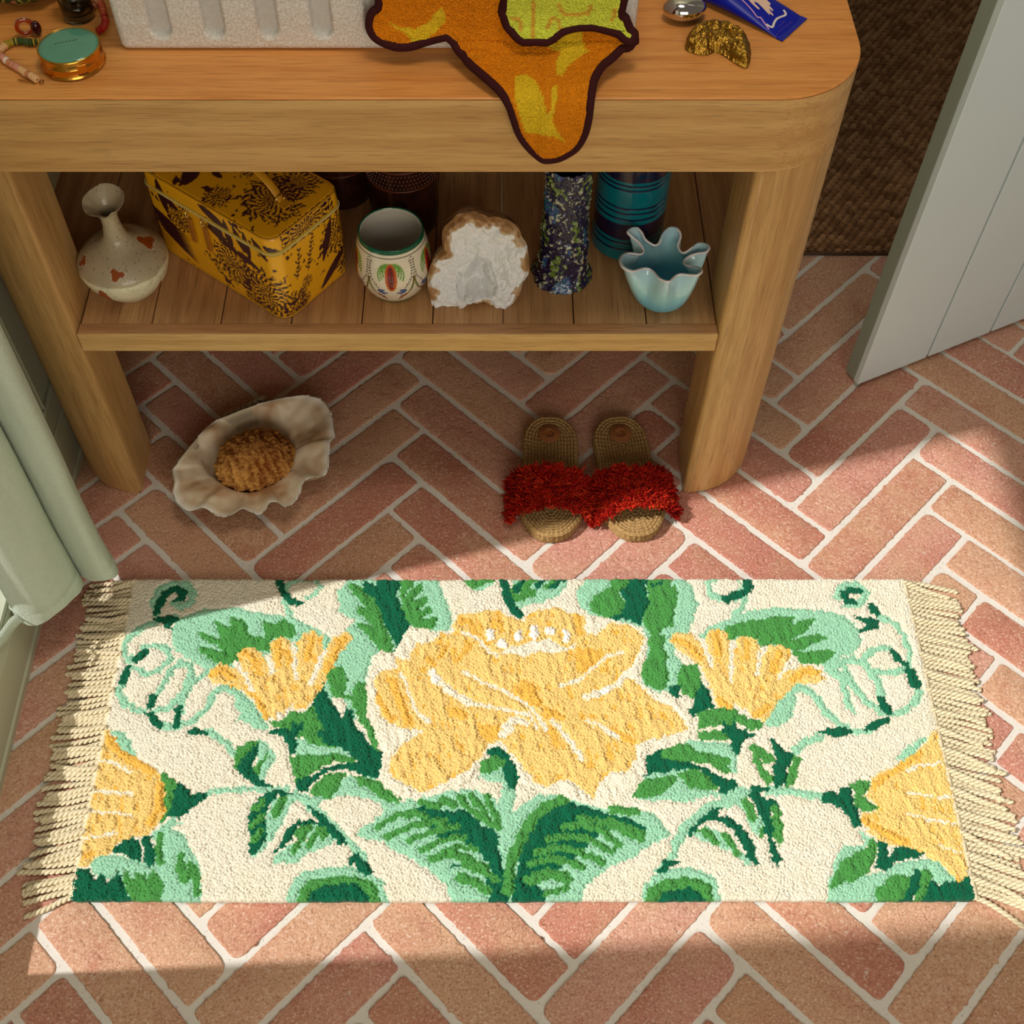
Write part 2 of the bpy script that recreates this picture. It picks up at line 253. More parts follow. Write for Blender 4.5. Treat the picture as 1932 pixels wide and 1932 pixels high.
def paint(name, rgb, rough=.45, bumpy=.06):
    n = NT(name, rough, .4); v = n.coord()
    c = n.mix(n.noise(v, 3, 2), srgb(*rgb), srgb(*[k * .95 for k in rgb]))
    return n.out(c, None, n.bump(n.noise(v, 90, 3), bumpy, .001))
SAGE = paint('sage_wall_paint', (196, 200, 178))
SAGE_D = paint('sage_baseboard_paint', (190, 192, 166))
DOORP = paint('grey_green_door_paint', (222, 237, 240), .4)
DOORP_SHADE = paint('grey_green_door_shade_paint', (150, 160, 146), .4)  # darker copy of the door paint, the edge's shade is in its colour
WHITE = paint('white_window_paint', (232, 236, 232), .35)

def brick_mat():
    n = NT('terracotta_brick', .62, .4)
    oi = n.n('ShaderNodeObjectInfo').outputs['Random']
    tc = n.n('ShaderNodeTexCoord').outputs['Object']
    off = n.n('ShaderNodeVectorMath', {0: tc, 1: n.n('ShaderNodeCombineXYZ', {0: n.math('MULTIPLY', oi, 37.), 1: n.math('MULTIPLY', oi, 91.), 2: oi}).outputs[0]}, operation='ADD').outputs[0]
    base = n.ramp(oi, [(0, srgb(202, 141, 123)), (.16, srgb(208, 153, 133)), (.3, srgb(192, 127, 105)), (.42, srgb(206, 157, 127)), (.58, srgb(198, 135, 117)), (.72, srgb(198, 147, 117)), (.86, srgb(190, 123, 105)), (1, srgb(186, 119, 95))], 'CONSTANT')
    blot = n.noise(off, 9, 4, .6, .3)
    c = n.mix(n.ramp(blot, [(.44, 0), (.68, .6)]), base, srgb(206, 164, 128))
    b2 = n.noise(n.n('ShaderNodeVectorMath', {0: off, 1: (5, 3, 1)}, operation='ADD').outputs[0], 14, 4, .65, .4)
    c = n.mix(n.ramp(b2, [(.52, 0), (.76, .7)]), c, srgb(184, 112, 90))
    speck = n.noise(off, 320, 3, .7)
    c = n.mix(n.ramp(speck, [(.54, 0), (.66, .62)]), c, srgb(140, 86, 64))
    c = n.mix(n.ramp(speck, [(.3, .75), (.45, 0)]), c, srgb(238, 216, 200))
    smear = n.math('MULTIPLY', n.noise(off, 38, 5, .75, 1.2), 1.0)
    c = n.mix(n.ramp(smear, [(.67, 0), (.71, .85)]), c, srgb(222, 212, 200))
    grain = n.noise(off, 330, 4, .8); pit = n.noise(off, 95, 3, .6)
    wav = n.noise(off, 28, 2)
    h = n.math('ADD', n.math('MULTIPLY', grain, .55), n.math('ADD', n.math('MULTIPLY', n.ramp(pit, [(.25, 0), (.45, 1)]), .5), n.math('MULTIPLY', wav, .8)))
    return n.out(c, None, n.bump(h, .95, .0026))
BRICK = brick_mat()
def mortar_mat():
    n = NT('pale_lime_mortar', .9, .2); v = n.coord()
    c = n.mix(n.noise(v, 12, 4, .6), srgb(222, 217, 209), srgb(204, 197, 187))
    c = n.mix(n.ramp(n.noise(v, 300, 2), [(.62, 0), (.75, .5)]), c, srgb(140, 128, 112))
    return n.out(c, None, n.bump(n.noise(v, 140, 4, .7), .5, .0012))
MORTAR = mortar_mat()
# ================================================================ SETTING
XW = -.655                                   # face of the left wall
bm = bmesh.new(); bx(bm, -1.0, 2.1, -.9, 2.455, -.04, -.0012)
floor = struct(bm_obj('floor', bm, MORTAR))
# herringbone brick paving, every brick a part of the floor
BW, BL = .0732, .0732 * 3.977
ROT = R(45.262); OX, OY = .1008, .1572
cR, sR = math.cos(ROT), math.sin(ROT)
def clip_poly(P, a, b, c):
    """keep a*x+b*y<=c"""
    out = []
    for i in range(len(P)):
        p, q = P[i - 1], P[i]; dp, dq = a * p[0] + b * p[1] - c, a * q[0] + b * q[1] - c
        if dp <= 0 and dq > 0 or dp > 0 and dq <= 0:
            t = dp / (dp - dq); out.append((p[0] + (q[0] - p[0]) * t, p[1] + (q[1] - p[1]) * t))
        if dq <= 0: out.append(q)
    return out
def brick(u0, v0, lu, lv):
    rnd = random.random
    j = .0046; x0, x1, y0, y1 = u0 + j, u0 + lu - j, v0 + j, v0 + lv - j
    x0 += rnd() * .0016; x1 -= rnd() * .0022; y0 += rnd() * .001; y1 -= rnd() * .0014
    P = []
    for (cx, cy, a0) in ((x1, y1, 0), (x0, y1, 90), (x0, y0, 180), (x1, y0, 270)):
        r = .0035 + rnd() ** 2 * .011; sx = -1 if cx == x1 else 1; sy = -1 if cy == y1 else 1
        for k in range(4):
            a = R(a0 + 30 * k); P.append((cx + sx * r + r * math.cos(a), cy + sy * r + r * math.sin(a)))
    Q = []; n = len(P)
    for i in range(n):
        p, q = P[i], P[(i + 1) % n]; L = math.dist(p, q); m = max(1, int(L / .0045))
        for k in range(m):
            t = k / m; x, y = p[0] + (q[0] - p[0]) * t, p[1] + (q[1] - p[1]) * t
            g = mnoise.noise(Vector((x * 60, y * 60, 3))) * .0014 + mnoise.noise(Vector((x * 260, y * 260, 9))) * .0024
            if rnd() < .06: g -= .0028 * rnd()
            mx, my = (x0 + x1) / 2, (y0 + y1) / 2; dx, dy = x - mx, y - my
            if abs(dx) / lu > abs(dy) / lv: x += math.copysign(g, dx)
            else: y += math.copysign(g, dy)
            Q.append((x, y))
    W = [(OX + cR * x - sR * y, OY + sR * x + cR * y) for x, y in Q]
    cx, cy = sum(p[0] for p in W) / len(W), sum(p[1] for p in W) / len(W)
    if not (-.9 < cx < 1.75 and -.2 < cy < 1.9): return
    W = clip_poly(W, -1, 0, .6535)
    if len(W) < 4: return
    if cy > 1.3: W = clip_poly(W, 0, 1, 1.5875)
    if len(W) < 4: return
    W = [p for i, p in enumerate(W) if math.dist(p, W[i - 1]) > .0004]
    cx, cy = sum(p[0] for p in W) / len(W), sum(p[1] for p in W) / len(W)
    xs = [p[0] for p in W]
    if max(xs) - min(xs) < .012: return
    tx, ty, dz = (rnd() - .5) * .006, (rnd() - .5) * .006, (rnd() - .5) * .0008
    def zz(x, y): return dz + tx * x + ty * y
    n = len(W); V = []; F = []
    rings = ((1.0, -.012), (1.0, -.0016), (.9985, -.0004), (.985, .0005), (.93, .0009))
    L = [(p[0] - cx, p[1] - cy) for p in W]
    for s, h in rings:
        for x, y in L:
            d = math.hypot(x, y); k = max(0, 1 - (1 - s) * .05 / d) if s < 1 else 1
            V.append((x * k, y * k, h + (zz(x, y) if h > -.01 else 0)))
    for r_ in range(len(rings) - 1):
        for i in range(n): F.append((r_ * n + i, r_ * n + (i + 1) % n, (r_ + 1) * n + (i + 1) % n, (r_ + 1) * n + i))
    F.append(tuple((len(rings) - 1) * n + i for i in range(n)))
    mesh_from('brick', V, F, BRICK, floor, True, loc=(cx, cy, 0))
for m in range(-14, 34):
    for k in range(-5, 6):
        u, v = m * BW + k * BL, m * BW - k * BL
        gx, gy = OX + cR * u - sR * v, OY + sR * u + cR * v
        if -1.1 < gx < 1.6 and -.3 < gy < 1.9:
            brick(u, v, BL, BW); brick(u, v + BW, BW, BL)

# left wall with the tall window opening (outside to the left); unseen edges slanted and notched to shape the sun patch
def wall_prism(name, poly_yz, x0, x1, mat):
    bm = bmesh.new()
    a = [bm.verts.new((x0, y, z)) for y, z in poly_yz]; b = [bm.verts.new((x1, y, z)) for y, z in poly_yz]; n = len(a)
    bm.faces.new(a); bm.faces.new(b[::-1])
    for i in range(n): bm.faces.new((a[i], a[(i + 1) % n], b[(i + 1) % n], b[i]))
    return bm
XO = XW - .05
wl = struct(bm_obj('wall_left', wall_prism('', [(.90, -.04), (3.3, -.04), (3.3, 2.7), (.80, 2.7), (.80, 1.72), (.792, .6), (.776, .19), (.90, .172)], XW - .001, XO, SAGE), SAGE))
for poly in ([(-1.2, -.04), (.326, -.04), (.326, .11), (.019, 1.72), (.019, 2.7), (-1.2, 2.7)], [(.019, 1.72), (.80, 1.72), (.80, 2.7), (.019, 2.7)], [(.326, -.04), (.90, -.04), (.90, .11), (.326, .11)]):
    q = bm_obj('wall_panel', wall_prism('', poly, XW - .001, XO, SAGE), SAGE, wl)
# window: lit white sill and frame rails
win = struct(bpy.data.objects.new('window_1', None)); COL.objects.link(win); win.location = (XO, .66, .1)
def wpart(nm, x0, x1, y0, y1, z0, z1, mat, bev=.003):
    bm = bmesh.new(); bx(bm, x0 - XO, x1 - XO, y0 - .66, y1 - .66, z0 - .1, z1 - .1); return bm_obj(nm, bm, mat, win, bevel=bev)
wpart('window_sill', XO - .12, XO, .27, .95, .055, .1095, WHITE)
# recessed panel moulding of the left wall
for (y0, y1, z0, z1) in ((1.085, 1.093, .155, .66), (1.099, 1.104, .16, .66)):
    bm = bmesh.new(); bx(bm, XW - .001, XW + .006, y0, y1, z0, z1); bm_obj('panel_bead', bm, SAGE, wl, bevel=.002)
bm = bmesh.new(); bx(bm, XW - .001, XW + .006, 1.093, 1.6, .152, .158); bm_obj('panel_bead', bm, SAGE, wl, bevel=.002)
# baseboards
def base(name, y0, y1, h, t):
    bm = bmesh.new(); pr = [(XW - .0005, 0), (XW + t, 0), (XW + t, .012), (XW + t - .003, .014), (XW + t - .003, h - .02), (XW + t - .006, h - .004), (XW + t - .009, h), (XW - .0005, h)]
    a = [bm.verts.new((x, y0, z)) for x, z in pr]; b = [bm.verts.new((x, y1, z)) for x, z in pr]; n = len(pr)
    bm.faces.new(a); bm.faces.new(b[::-1])
    for i in range(n): bm.faces.new((a[i], b[i], b[(i + 1) % n], a[(i + 1) % n]))
    return struct(bm_obj(name, bm, SAGE_D))
base('baseboard_left', -.9, 1.585, .1, .009)
# back wall with the doorway on the right
def yb(nm, x0, x1, z0, z1, y0=1.588, y1=1.70, mat=SAGE, par=None):
    bm = bmesh.new(); bx(bm, x0, x1, y0, y1, z0, z1); return bm_obj(nm, bm, mat, par)
wb = struct(yb('wall_back', XO, .485, -.04, 2.7))
yb('wall_panel', 1.29, 2.1, -.04, 2.7, par=wb); yb('wall_panel', .485, 1.29, 2.05, 2.7, par=wb)
bm = bmesh.new(); bx(bm, .475, .497, 1.578, 1.71, 0, 2.05); struct(bm_obj('trim_1', bm, DOORP_SHADE, bevel=.003))
# ================================================================ OAK CONSOLE TABLE
TX0, TX1, TYF, TYB = -.6455, .402, 1.0657, 1.575
TZ, AZ0, SZ = .716, .6195, .355
tb = thing('console_table', 'large oak console table with rounded corners, thick apron and plank shelf', 'table', ((TX0 + TX1) / 2, 1.32, 0))
TL = tb.location
def tpart(name, bm, mat, bev=.0, seg=3): 
    o = bm_obj(name, bm, mat, tb, bevel=bev, seg=seg); o.location = (-TL.x, -TL.y, 0); return o
def rrect(x0, x1, y0, y1, r, back=False, n=14):
    P = []
    for cx, cy, a0 in ((x1 - r, y0 + r, 270), (x1, y1, None), (x0, y1, None), (x0 + r, y0 + r, 180)):
        if a0 is None: P.append((cx, cy)); continue
        for k in range(n + 1):
            a = R(a0 + 90 * k / n); P.append((cx + r * math.cos(a), cy + r * math.sin(a)))
    return P
bm = bmesh.new(); prism(bm, rrect(TX0, TX1, TYF, TYB, .1), TZ - .0030, TZ); tpart('tabletop', bm, OAK_T, .0022)
# apron: straight front board and the two curved corner blocks
bm = bmesh.new(); bx(bm, TX0 + .0982, TX1 - .0982, TYF, TYF + .03, AZ0, TZ - .0031); tpart('apron', bm, OAK_F, .0)
OAK_C = wood('oak_corner', (204, 160, 104), (166, 118, 68), (216, 176, 124), 'X', 1.0)
for s in (0, 1):
    P = [(TX1 - .0982, TYF), *[(TX1 - .1 + .1 * math.cos(R(270 + 90 * k / 16)), TYF + .1 + .1 * math.sin(R(270 + 90 * k / 16))) for k in range(1, 17)], (TX1, TYB), (TX1 - .03, TYB), (TX1 - .03, TYF + .1), (TX1 - .0982, TYF + .03)]
    if s: P = [(TX0 + TX1 - x, y) for x, y in P][::-1]
    bm = bmesh.new(); prism(bm, P, AZ0, TZ - .0031); tpart('corner_block', bm, OAK_F, .0)
# legs: quarter-round posts
def leg(sx, back):
    x_in = (TX1 - .109) if sx > 0 else (TX0 + .1035); w_ = .109 if sx > 0 else .1035; d = .094
    P = [(x_in, TYF + .009), (x_in + .0012, TYF + .0046), (x_in + .0042, TYF + .0018), (x_in + .009, TYF + .0008)]
    for k in range(0, 17):
        a = R(270 + 90 * k / 16); P.append((x_in + w_ - .1 + .1 * math.cos(a), TYF + .0008 + .1 + .1 * math.sin(a)))
    P = [(x, min(y, TYF + d)) for x, y in P if y <= TYF + d + .006] + [(x_in, TYF + d)]
    if sx < 0: P = [(2 * x_in - x, y) for x, y in P]
    if back: P = [(x, TYF + TYB - y) for x, y in P]
    bm = bmesh.new(); prism(bm, P, 0.0012, AZ0 - .0004); tpart('leg', bm, OAK_L, .002)
for sx in (1, -1):
    for b_ in (0, 1): leg(sx, b_)
# slatted shelf: cross boards, front breadboard strip, light edge
xs = [-.5395] + [-.4466 + .0925 * i for i in range(8)] + [.2925]
xs = [-.5395, -.4466, -.3562, -.2640, -.1717, -.0790, .0132, .1059, .2010, .2925]
for i in range(len(xs) - 1):
    bm = bmesh.new(); bx(bm, xs[i] + .0006, xs[i + 1] - .0006, TYF + .0205, TYB - .02, SZ - .0285, SZ - random.random() * .0003)
    tpart('shelf_plank', bm, OAK_S, .0009, 1)
for x0, x1 in ((-.628, -.5401), (.2931, .385)):
    bm = bmesh.new(); bx(bm, x0, x1, TYF + .0965, TYB - .097, SZ - .0285, SZ); tpart('shelf_plank', bm, OAK_S, .0009, 1)
bm = bmesh.new(); bx(bm, -.5405, .2925, TYF + .0035, TYF + .0203, SZ - .029, SZ + .0002); tpart('shelf_edge_strip', bm, OAK_B, .001, 2)
bm = bmesh.new(); bx(bm, -.5407, .2927, TYF + .0006, TYF + .0034, SZ - .0315, SZ + .0002); tpart('shelf_nosing', bm, OAK_E, .0009, 2)
# ================================================================ RUG
RX0, RX1, RY0, RY1 = -.5235, .6005, .4395, .9044
RUGDATA = """m|0|-454,834 -433,846 -409,855 -362,854 -320,846 -287,840 -252,823 -229,806 -228,791 -246,782 -286,776 -325,764 -350,752 -367,740 -392,752 -407,764 -430,776 -447,788 -454,812
m|12.2|-481,846 -488,865 -481,886 -465,896 -444,892 -433,878 -435,864 -448,857 -459,864
m|10.5|-455,840 -474,834 -493,827 -509,812 -520,797 -517,782 -504,770
m|10.2|-510,740 -514,725 -504,708 -487,697 -474,694
m|9.0|-497,758 -480,750 -462,756 -450,772 -457,789 -476,795 -492,791
m|9.6|-460,694 -440,700 -426,720 -418,746 -421,765 -435,768 -446,755 -454,737 -459,720
m|9.6|-424,694 -423,717 -414,737 -400,749 -388,761
m|10.1|-444,674 -430,668 -406,680 -390,697 -383,720 -371,728 -352,725
m|0|-366,731 -347,725 -326,705 -310,680 -301,666 -319,668 -339,680 -345,680 -343,691 -354,702 -350,711 -362,722
m|10.6|-383,664 -369,657 -355,646 -344,633
m|0|-514,667 -500,666 -484,649 -473,630 -477,626 -492,638 -505,652
m|8.4|-376,573 -362,581 -342,582 -317,583 -292,581 -267,585
m|10.8|-256,577 -240,564 -219,546 -200,528 -182,511 -161,491
m|0|-315,655 -304,649 -293,638 -287,622 -295,611 -301,595 -295,590 -308,593 -313,611 -313,633
m|0|-267,581 -256,569 -265,559 -270,538 -278,521 -291,501 -302,493 -307,498 -293,521 -291,546 -288,564
m|0|-273,498 -260,508 -246,513 -226,516 -208,526 -197,516 -211,508 -230,501 -248,486 -272,486 -280,493
m|0|-255,432 -255,455 -240,474 -209,481 -170,481 -153,474 -138,464 -127,432
m|0|-508,484 -496,493 -477,498 -462,493 -446,486 -432,486 -430,508 -436,526 -423,538 -411,545 -398,538 -414,531 -393,521 -381,503 -368,479 -358,432 -408,432 -442,436 -470,460 -502,474
m|0|-264,652 -249,657 -222,649 -196,638 -182,627 -195,625 -220,627 -246,625 -262,633
m|0|-241,572 -217,582 -193,595 -160,603 -142,585 -158,569 -192,577 -216,569 -230,561
m|7.2|-299,884 -298,897 -282,904 -259,904 -250,891 -257,878 -268,872
m|8.6|-303,868 -293,852 -290,843
m|0|-225,881 -210,904 -171,914 -82,914 -75,891 -64,859 -58,834 -60,821 -84,818 -130,812 -137,788 -169,776 -170,752 -175,740 -176,722 -181,705 -185,694 -187,677 -178,666 -189,680 -205,711 -216,722 -222,694 -229,722 -236,740 -227,764 -231,782 -212,812 -197,834 -220,849
m|0|-44,914 3,914 -3,891 -17,884 -36,886
m|0|36,914 112,914 106,891 94,875 66,865 38,856 27,865 25,878
m|0|122,881 137,914 272,914 289,891 295,859 276,812 262,800 252,782 264,764 276,746 262,737 242,725 223,722 206,737 213,764 214,812 188,830 161,840 140,843 124,859
m|0|-23,600 -3,608 18,617 22,590 -3,594
m|0|-227,572 -208,585 -189,603 -146,587 -122,566 -97,569 -88,574 -43,582 -20,582 5,569 7,559 12,590 20,600 30,577 24,551 37,561 60,577 87,574 117,564 146,556 181,559 208,551 227,521 202,508 177,493 157,486 137,474 117,457 104,432 -50,432 -60,460 -84,479 -114,498 -142,513 -176,521 -167,533 -144,548 -144,561 -178,580 -195,574
m|0|182,572 198,595 215,611 258,614 262,577 234,569 209,566
m|0|182,432 189,460 209,474 246,481 276,469 284,432
m|0|-247,518 -234,533 -224,538 -208,526 -222,513
m|0|214,649 265,652 316,649 324,625 321,603 300,614 278,630 213,638
m|10.8|328,907 314,897 314,878 330,870 350,872 362,884
m|5.1|346,909 356,906 363,891
m|8.6|364,875 359,856 344,843
m|0|288,809 318,830 346,843 383,854 438,855 476,849 502,843 518,824 520,803 506,782 486,776 473,764 487,752 492,688 483,694 475,740 461,752 458,770 433,782 386,794 334,806 296,806
m|10.8|496,872 505,891 528,894 542,881
m|9.3|505,859 528,862 542,878
m|9.1|554,840 571,830 581,812 583,788 581,764
m|9.0|556,791 534,788 518,776 523,758 540,752 562,752 577,761
m|12.4|473,764 501,772 519,764 530,740 533,714
m|9.6|489,761 495,734 509,711 529,691
m|9.5|586,725 577,708 558,694 539,688
m|11.5|372,680 390,705 409,725 426,731 442,717 452,694 469,674 488,664 504,666
m|0|370,671 379,694 409,722 415,711 410,694 397,677 381,671
m|11.3|402,638 424,652 441,657
m|11.7|359,582 384,581 408,576 430,573
m|0|534,622 547,638 574,657 582,655 565,638 544,622
m|0|210,603 241,606 259,585 293,580 319,587 349,582 311,561 280,551 259,533 242,513 231,491 221,493 231,521 247,541 272,561 298,572 283,574 257,566 208,569
m|0|254,528 267,513 286,508 304,496 317,486 329,481 323,493 308,508 292,526 274,533
m|10.9|319,566 330,551 337,526 347,546
m|0|470,528 480,521 486,513 471,508 446,508 434,493 419,460 411,432 481,432 534,460 571,455 580,464 569,479 559,488 540,491 503,484 489,474 464,469 476,493
m|9.4|208,474 224,493 235,508
g|0|-416,817 -398,810 -383,803 -398,834 -381,830 -372,821 -377,840 -352,834 -346,812 -321,806 -327,834 -310,827 -300,837 -283,827 -276,809 -294,806 -310,806 -314,784 -330,788 -341,792 -357,784 -357,766 -370,765 -392,770 -413,786 -411,792 -389,788 -378,784 -390,797 -413,806
g|0|-304,680 -284,682 -275,694 -257,691 -247,702 -231,694 -217,682 -218,666 -236,663 -249,660 -259,655 -281,668 -302,674
g|0|-259,660 -239,663 -207,655 -193,648 -196,638 -222,642 -248,649
g|0|-271,627 -257,633 -236,630 -211,634 -180,627 -184,619 -210,622 -224,614 -239,603 -258,593 -264,606
g|0|-237,587 -219,603 -199,606 -193,602 -202,587 -211,570 -224,572 -239,577
g|0|-343,622 -342,641 -328,650 -312,652 -316,638 -327,627 -336,614 -343,611
g|0|-315,608 -312,622 -300,634 -297,627 -306,614 -309,598
g|0|-446,576 -431,574 -438,600 -433,606 -420,598 -410,587 -403,572 -415,566 -419,546 -434,533 -442,536 -422,551 -429,561
g|9.2|-425,523 -425,503 -418,486
g|0|-276,574 -266,574 -270,561 -276,546 -285,543 -284,559
g|9.8|-233,536 -242,523 -252,501
g|8.7|-218,533 -229,521 -233,508
g|7.7|-243,533 -250,523
g|8.7|-213,528 -217,518
g|0|-466,474 -459,476 -449,462 -449,474 -439,474 -433,464 -430,479 -420,472 -410,460 -411,432 -444,432 -457,455
g|11.8|-394,493 -394,479 -385,464
g|9.6|-375,479 -370,460 -368,448
g|8.0|-383,484 -380,469
g|0|-245,432 -242,452 -227,464 -198,470 -170,469 -152,464 -142,452 -140,432
g|0|-212,897 -195,894 -181,884 -166,865 -154,843 -150,830 -159,834 -144,806 -140,784 -156,784 -168,800 -185,818 -197,830 -178,830 -166,824 -192,846 -198,856 -182,859 -194,872 -206,884
g|0|-135,907 -115,910 -117,891 -128,878 -104,897 -102,884 -116,868 -97,875 -94,865 -113,846 -91,859 -85,849 -102,840 -80,840 -82,824 -93,817 -112,821 -120,830 -129,846 -133,875
g|11.2|-36,899 -11,906
g|11.2|-31,892 -3,904
g|11.2|28,875 42,901
g|11.1|27,868 58,881
g|10.6|42,884 61,907
g|10.6|80,891 98,910
g|0|171,914 196,914 198,891 180,878 190,865 186,840 167,837 143,849 140,862 152,881 172,891
g|0|221,904 258,914 259,894 267,891 266,875 261,852 256,827 239,818 222,812 215,827 214,843 224,875
g|0|222,812 244,809 240,791 246,776 237,761 243,740 234,725 214,731 204,746 208,764 217,778
g|0|-231,746 -227,761 -208,761 -201,740 -203,722 -194,717 -188,737 -177,737 -171,717 -169,685 -160,666 -154,649 -150,630 -158,630 -167,655 -170,666 -181,677 -191,705 -199,711 -213,714 -224,725
g|0|-253,691 -221,688 -225,674 -214,666 -193,652 -194,638 -208,644 -234,649
g|0|-184,599 -156,598 -138,590 -120,574 -122,565 -135,566 -158,580 -178,590
g|0|-20,604 -15,622 -3,630 10,633 20,627 18,617 2,608 -13,603
g|0|182,572 188,587 204,598 239,600 241,593 222,580 212,572
g|0|224,630 240,641 262,646 259,619 241,619 223,622
g|0|187,432 193,455 213,464 245,468 270,460 277,432
g|0|234,915 259,914 255,894 268,884 263,859 256,843 244,830 237,812 241,800 237,776 243,752 236,728 220,725
g|0|255,737 260,761 284,766 289,740 298,722 294,705 284,711 271,714 259,722
g|0|326,812 333,824 348,830 370,834 403,840 431,842 424,827 464,840 438,812 415,803 454,812 474,809 440,791 423,784 474,788 482,784 463,766 428,766 418,788 392,797 375,791 374,806 345,809 333,800
g|0|277,694 301,697 317,700 329,697 341,685 366,677 362,666 344,666 330,677 318,666 309,674 277,668 277,682
g|0|275,664 303,666 317,657 311,652 276,652
g|0|223,636 239,646 260,646 269,636 289,633 311,627 314,608 306,603 287,617 257,622 227,619
g|0|210,598 235,603 242,598 229,585 218,574 208,573
g|0|243,606 261,611 283,603 292,590 294,582 271,581 254,587
g|0|341,644 352,646 375,630 374,622 363,617 354,627 358,611 370,595 359,587 349,606
g|0|401,630 410,627 403,611 395,590 382,585 390,606
g|0|320,569 332,572 340,554 338,538 329,541 326,556
g|0|346,564 366,561 372,551 372,533 369,513 365,503 357,516 351,526 340,516 342,528 359,548
g|0|260,528 271,533 282,523 291,511 286,506 272,516
g|9.8|295,523 303,511 309,498
g|0|466,587 482,598 494,595 494,582 483,577 486,566 500,561 496,554 476,554 468,564 473,580
g|0|416,450 429,474 444,491 460,501 472,503 485,518 489,513 483,493 472,474 454,464 434,460
g|0|472,432 478,455 497,467 520,472 528,464 514,432
g|12.2|544,472 524,432
d|12.3|-449,876 -452,883 -463,886 -472,881 -477,867 -481,849
d|9.3|-458,868 -448,873 -444,878
d|0|-487,837 -468,843 -450,840 -447,835 -458,830 -453,818 -461,820 -474,829
d|0|-505,772 -496,784 -490,792 -479,784 -489,772 -498,765
d|0|-511,761 -503,764 -501,755 -505,743 -507,733 -519,737 -514,749
d|0|-467,722 -458,720 -458,705 -466,697 -474,700 -472,711
d|0|-475,691 -463,694 -444,674 -448,664 -456,668 -466,682
d|10.4|-428,698 -427,671
d|0|-412,664 -402,671 -383,664 -383,660 -398,659
d|0|-303,664 -291,670 -273,668 -271,680 -260,674 -253,682 -255,668 -262,660 -262,636 -269,630 -275,641 -279,655 -295,659
d|0|-312,649 -310,641 -319,622 -315,608 -306,595 -285,587 -287,583 -312,586 -326,598 -340,614 -332,627
d|0|-416,580 -411,593 -395,582 -391,574 -377,581 -369,572 -382,564 -393,556 -401,543 -419,546 -416,561
d|0|-486,501 -470,516 -456,518 -447,508 -444,486 -451,488 -468,498
d|13.5|-441,516 -432,488
d|0|-524,482 -510,479 -493,464 -490,474 -480,460 -470,474 -461,462 -446,432 -529,432
d|0|-303,572 -292,581 -275,583 -259,576 -266,572 -279,574 -290,561 -293,546 -289,533 -292,513 -300,498 -307,496 -312,521 -315,546 -312,561
g|9.4|-310,556 -298,565
g|9.9|-309,533 -297,546
g|9.3|-306,513 -297,526
d|0|-279,498 -272,511 -262,531 -248,543 -228,541 -218,538 -216,533 -238,536 -248,533 -256,518 -269,503
d|0|-238,560 -230,556 -214,541 -198,528 -185,513 -187,506 -199,513 -213,531 -226,543 -234,548
d|0|-183,493 -172,498 -161,488 -153,479 -152,469 -168,474 -175,484
d|0|-234,432 -226,450 -207,458 -171,460 -159,450 -151,432
d|0|-246,705 -234,737 -228,722 -213,700 -204,680 -200,702 -192,694 -185,666 -174,655 -162,644 -144,630 -143,600 -186,608 -199,611 -219,606 -233,595 -244,577 -254,582 -258,598 -238,600 -219,614 -177,622 -196,636 -207,649 -226,666 -235,682
d|0|-320,914 -306,914 -302,888 -290,872 -272,865 -280,857 -297,864 -310,881
d|0|-182,901 -170,891 -174,914 -135,914 -134,891 -139,875 -129,852 -120,830 -114,821 -128,812 -132,794 -137,784 -141,803 -153,827 -160,849 -172,872 -186,881 -190,897
d|12.3|15,915 18,881 27,859 38,840
d|8.7|47,910 33,884
d|8.1|64,891 78,910
d|8.1|86,892 106,907
d|0|190,914 230,914 220,891 226,865 214,843 210,827 188,837 175,834 167,840 186,846 190,865 183,881 198,894
d|0|-233,737 -229,722 -217,702 -202,680 -192,680 -183,666 -173,660 -169,649 -158,627 -146,638 -144,649 -144,611 -149,600 -179,603 -185,611 -215,611 -221,615 -200,617 -178,622 -194,636 -210,641 -234,655 -235,666 -219,666 -231,680 -238,705
d|0|-8,636 8,648 20,636 28,625 33,603 30,580 22,585 12,608 18,622 7,630 -5,627
d|0|-102,559 -82,559 -62,554 -37,554 -17,538 -3,531 7,521 10,493 14,474 21,448 21,432 -7,432 -3,450 -10,469 -36,481 -53,479 -51,485 -15,479 2,472 -12,493 -27,508 -46,513 -66,516 -86,533
d|0|26,432 24,460 34,484 36,508 51,533 72,554 97,566 121,559 146,551 170,546 199,531 194,528 164,533 140,526 119,508 104,493 84,479 70,474 60,464 52,460 64,450 68,432
g|14.2|19,452 22,484 34,513 46,536 67,559 92,569
g|9.3|-148,534 -126,547 -102,551 -87,548
g|9.9|-136,519 -113,531 -86,537 -62,541
g|9.3|-105,514 -86,523 -64,531 -47,532
g|9.2|-90,502 -71,513 -52,518 -37,517
g|8.1|-61,501 -37,506 -22,503
g|9.2|-78,491 -51,496 -27,491 -7,479
g|9.1|-36,484 -15,476 5,464
g|12.8|-41,467 -22,462 -7,450
g|11.1|-92,566 -72,559
g|11.1|-65,569 -50,561
g|9.9|-43,572 -30,556 -18,546
g|9.9|-28,573 -15,559 -5,538 5,533
g|9.9|-8,572 0,556 5,541
g|9.9|111,543 135,541 159,531 188,517
g|9.8|93,532 115,536 140,528 160,508
g|9.8|71,516 95,521 120,518 150,501
g|9.7|53,498 82,506 107,501 138,488
g|9.7|46,484 70,491 94,488 113,481
g|13.9|45,464 70,472 91,467
g|9.0|66,448 90,454
g|11.0|154,556 186,552
g|9.9|150,541 169,533 191,523
d|0|199,598 201,625 222,636 226,622 238,614 259,619 258,611 230,608 215,608
d|0|201,432 212,450 244,455 259,448 270,432
d|0|-184,492 -172,498 -159,484 -149,474 -164,474 -176,484
d|6.2|232,891 246,897
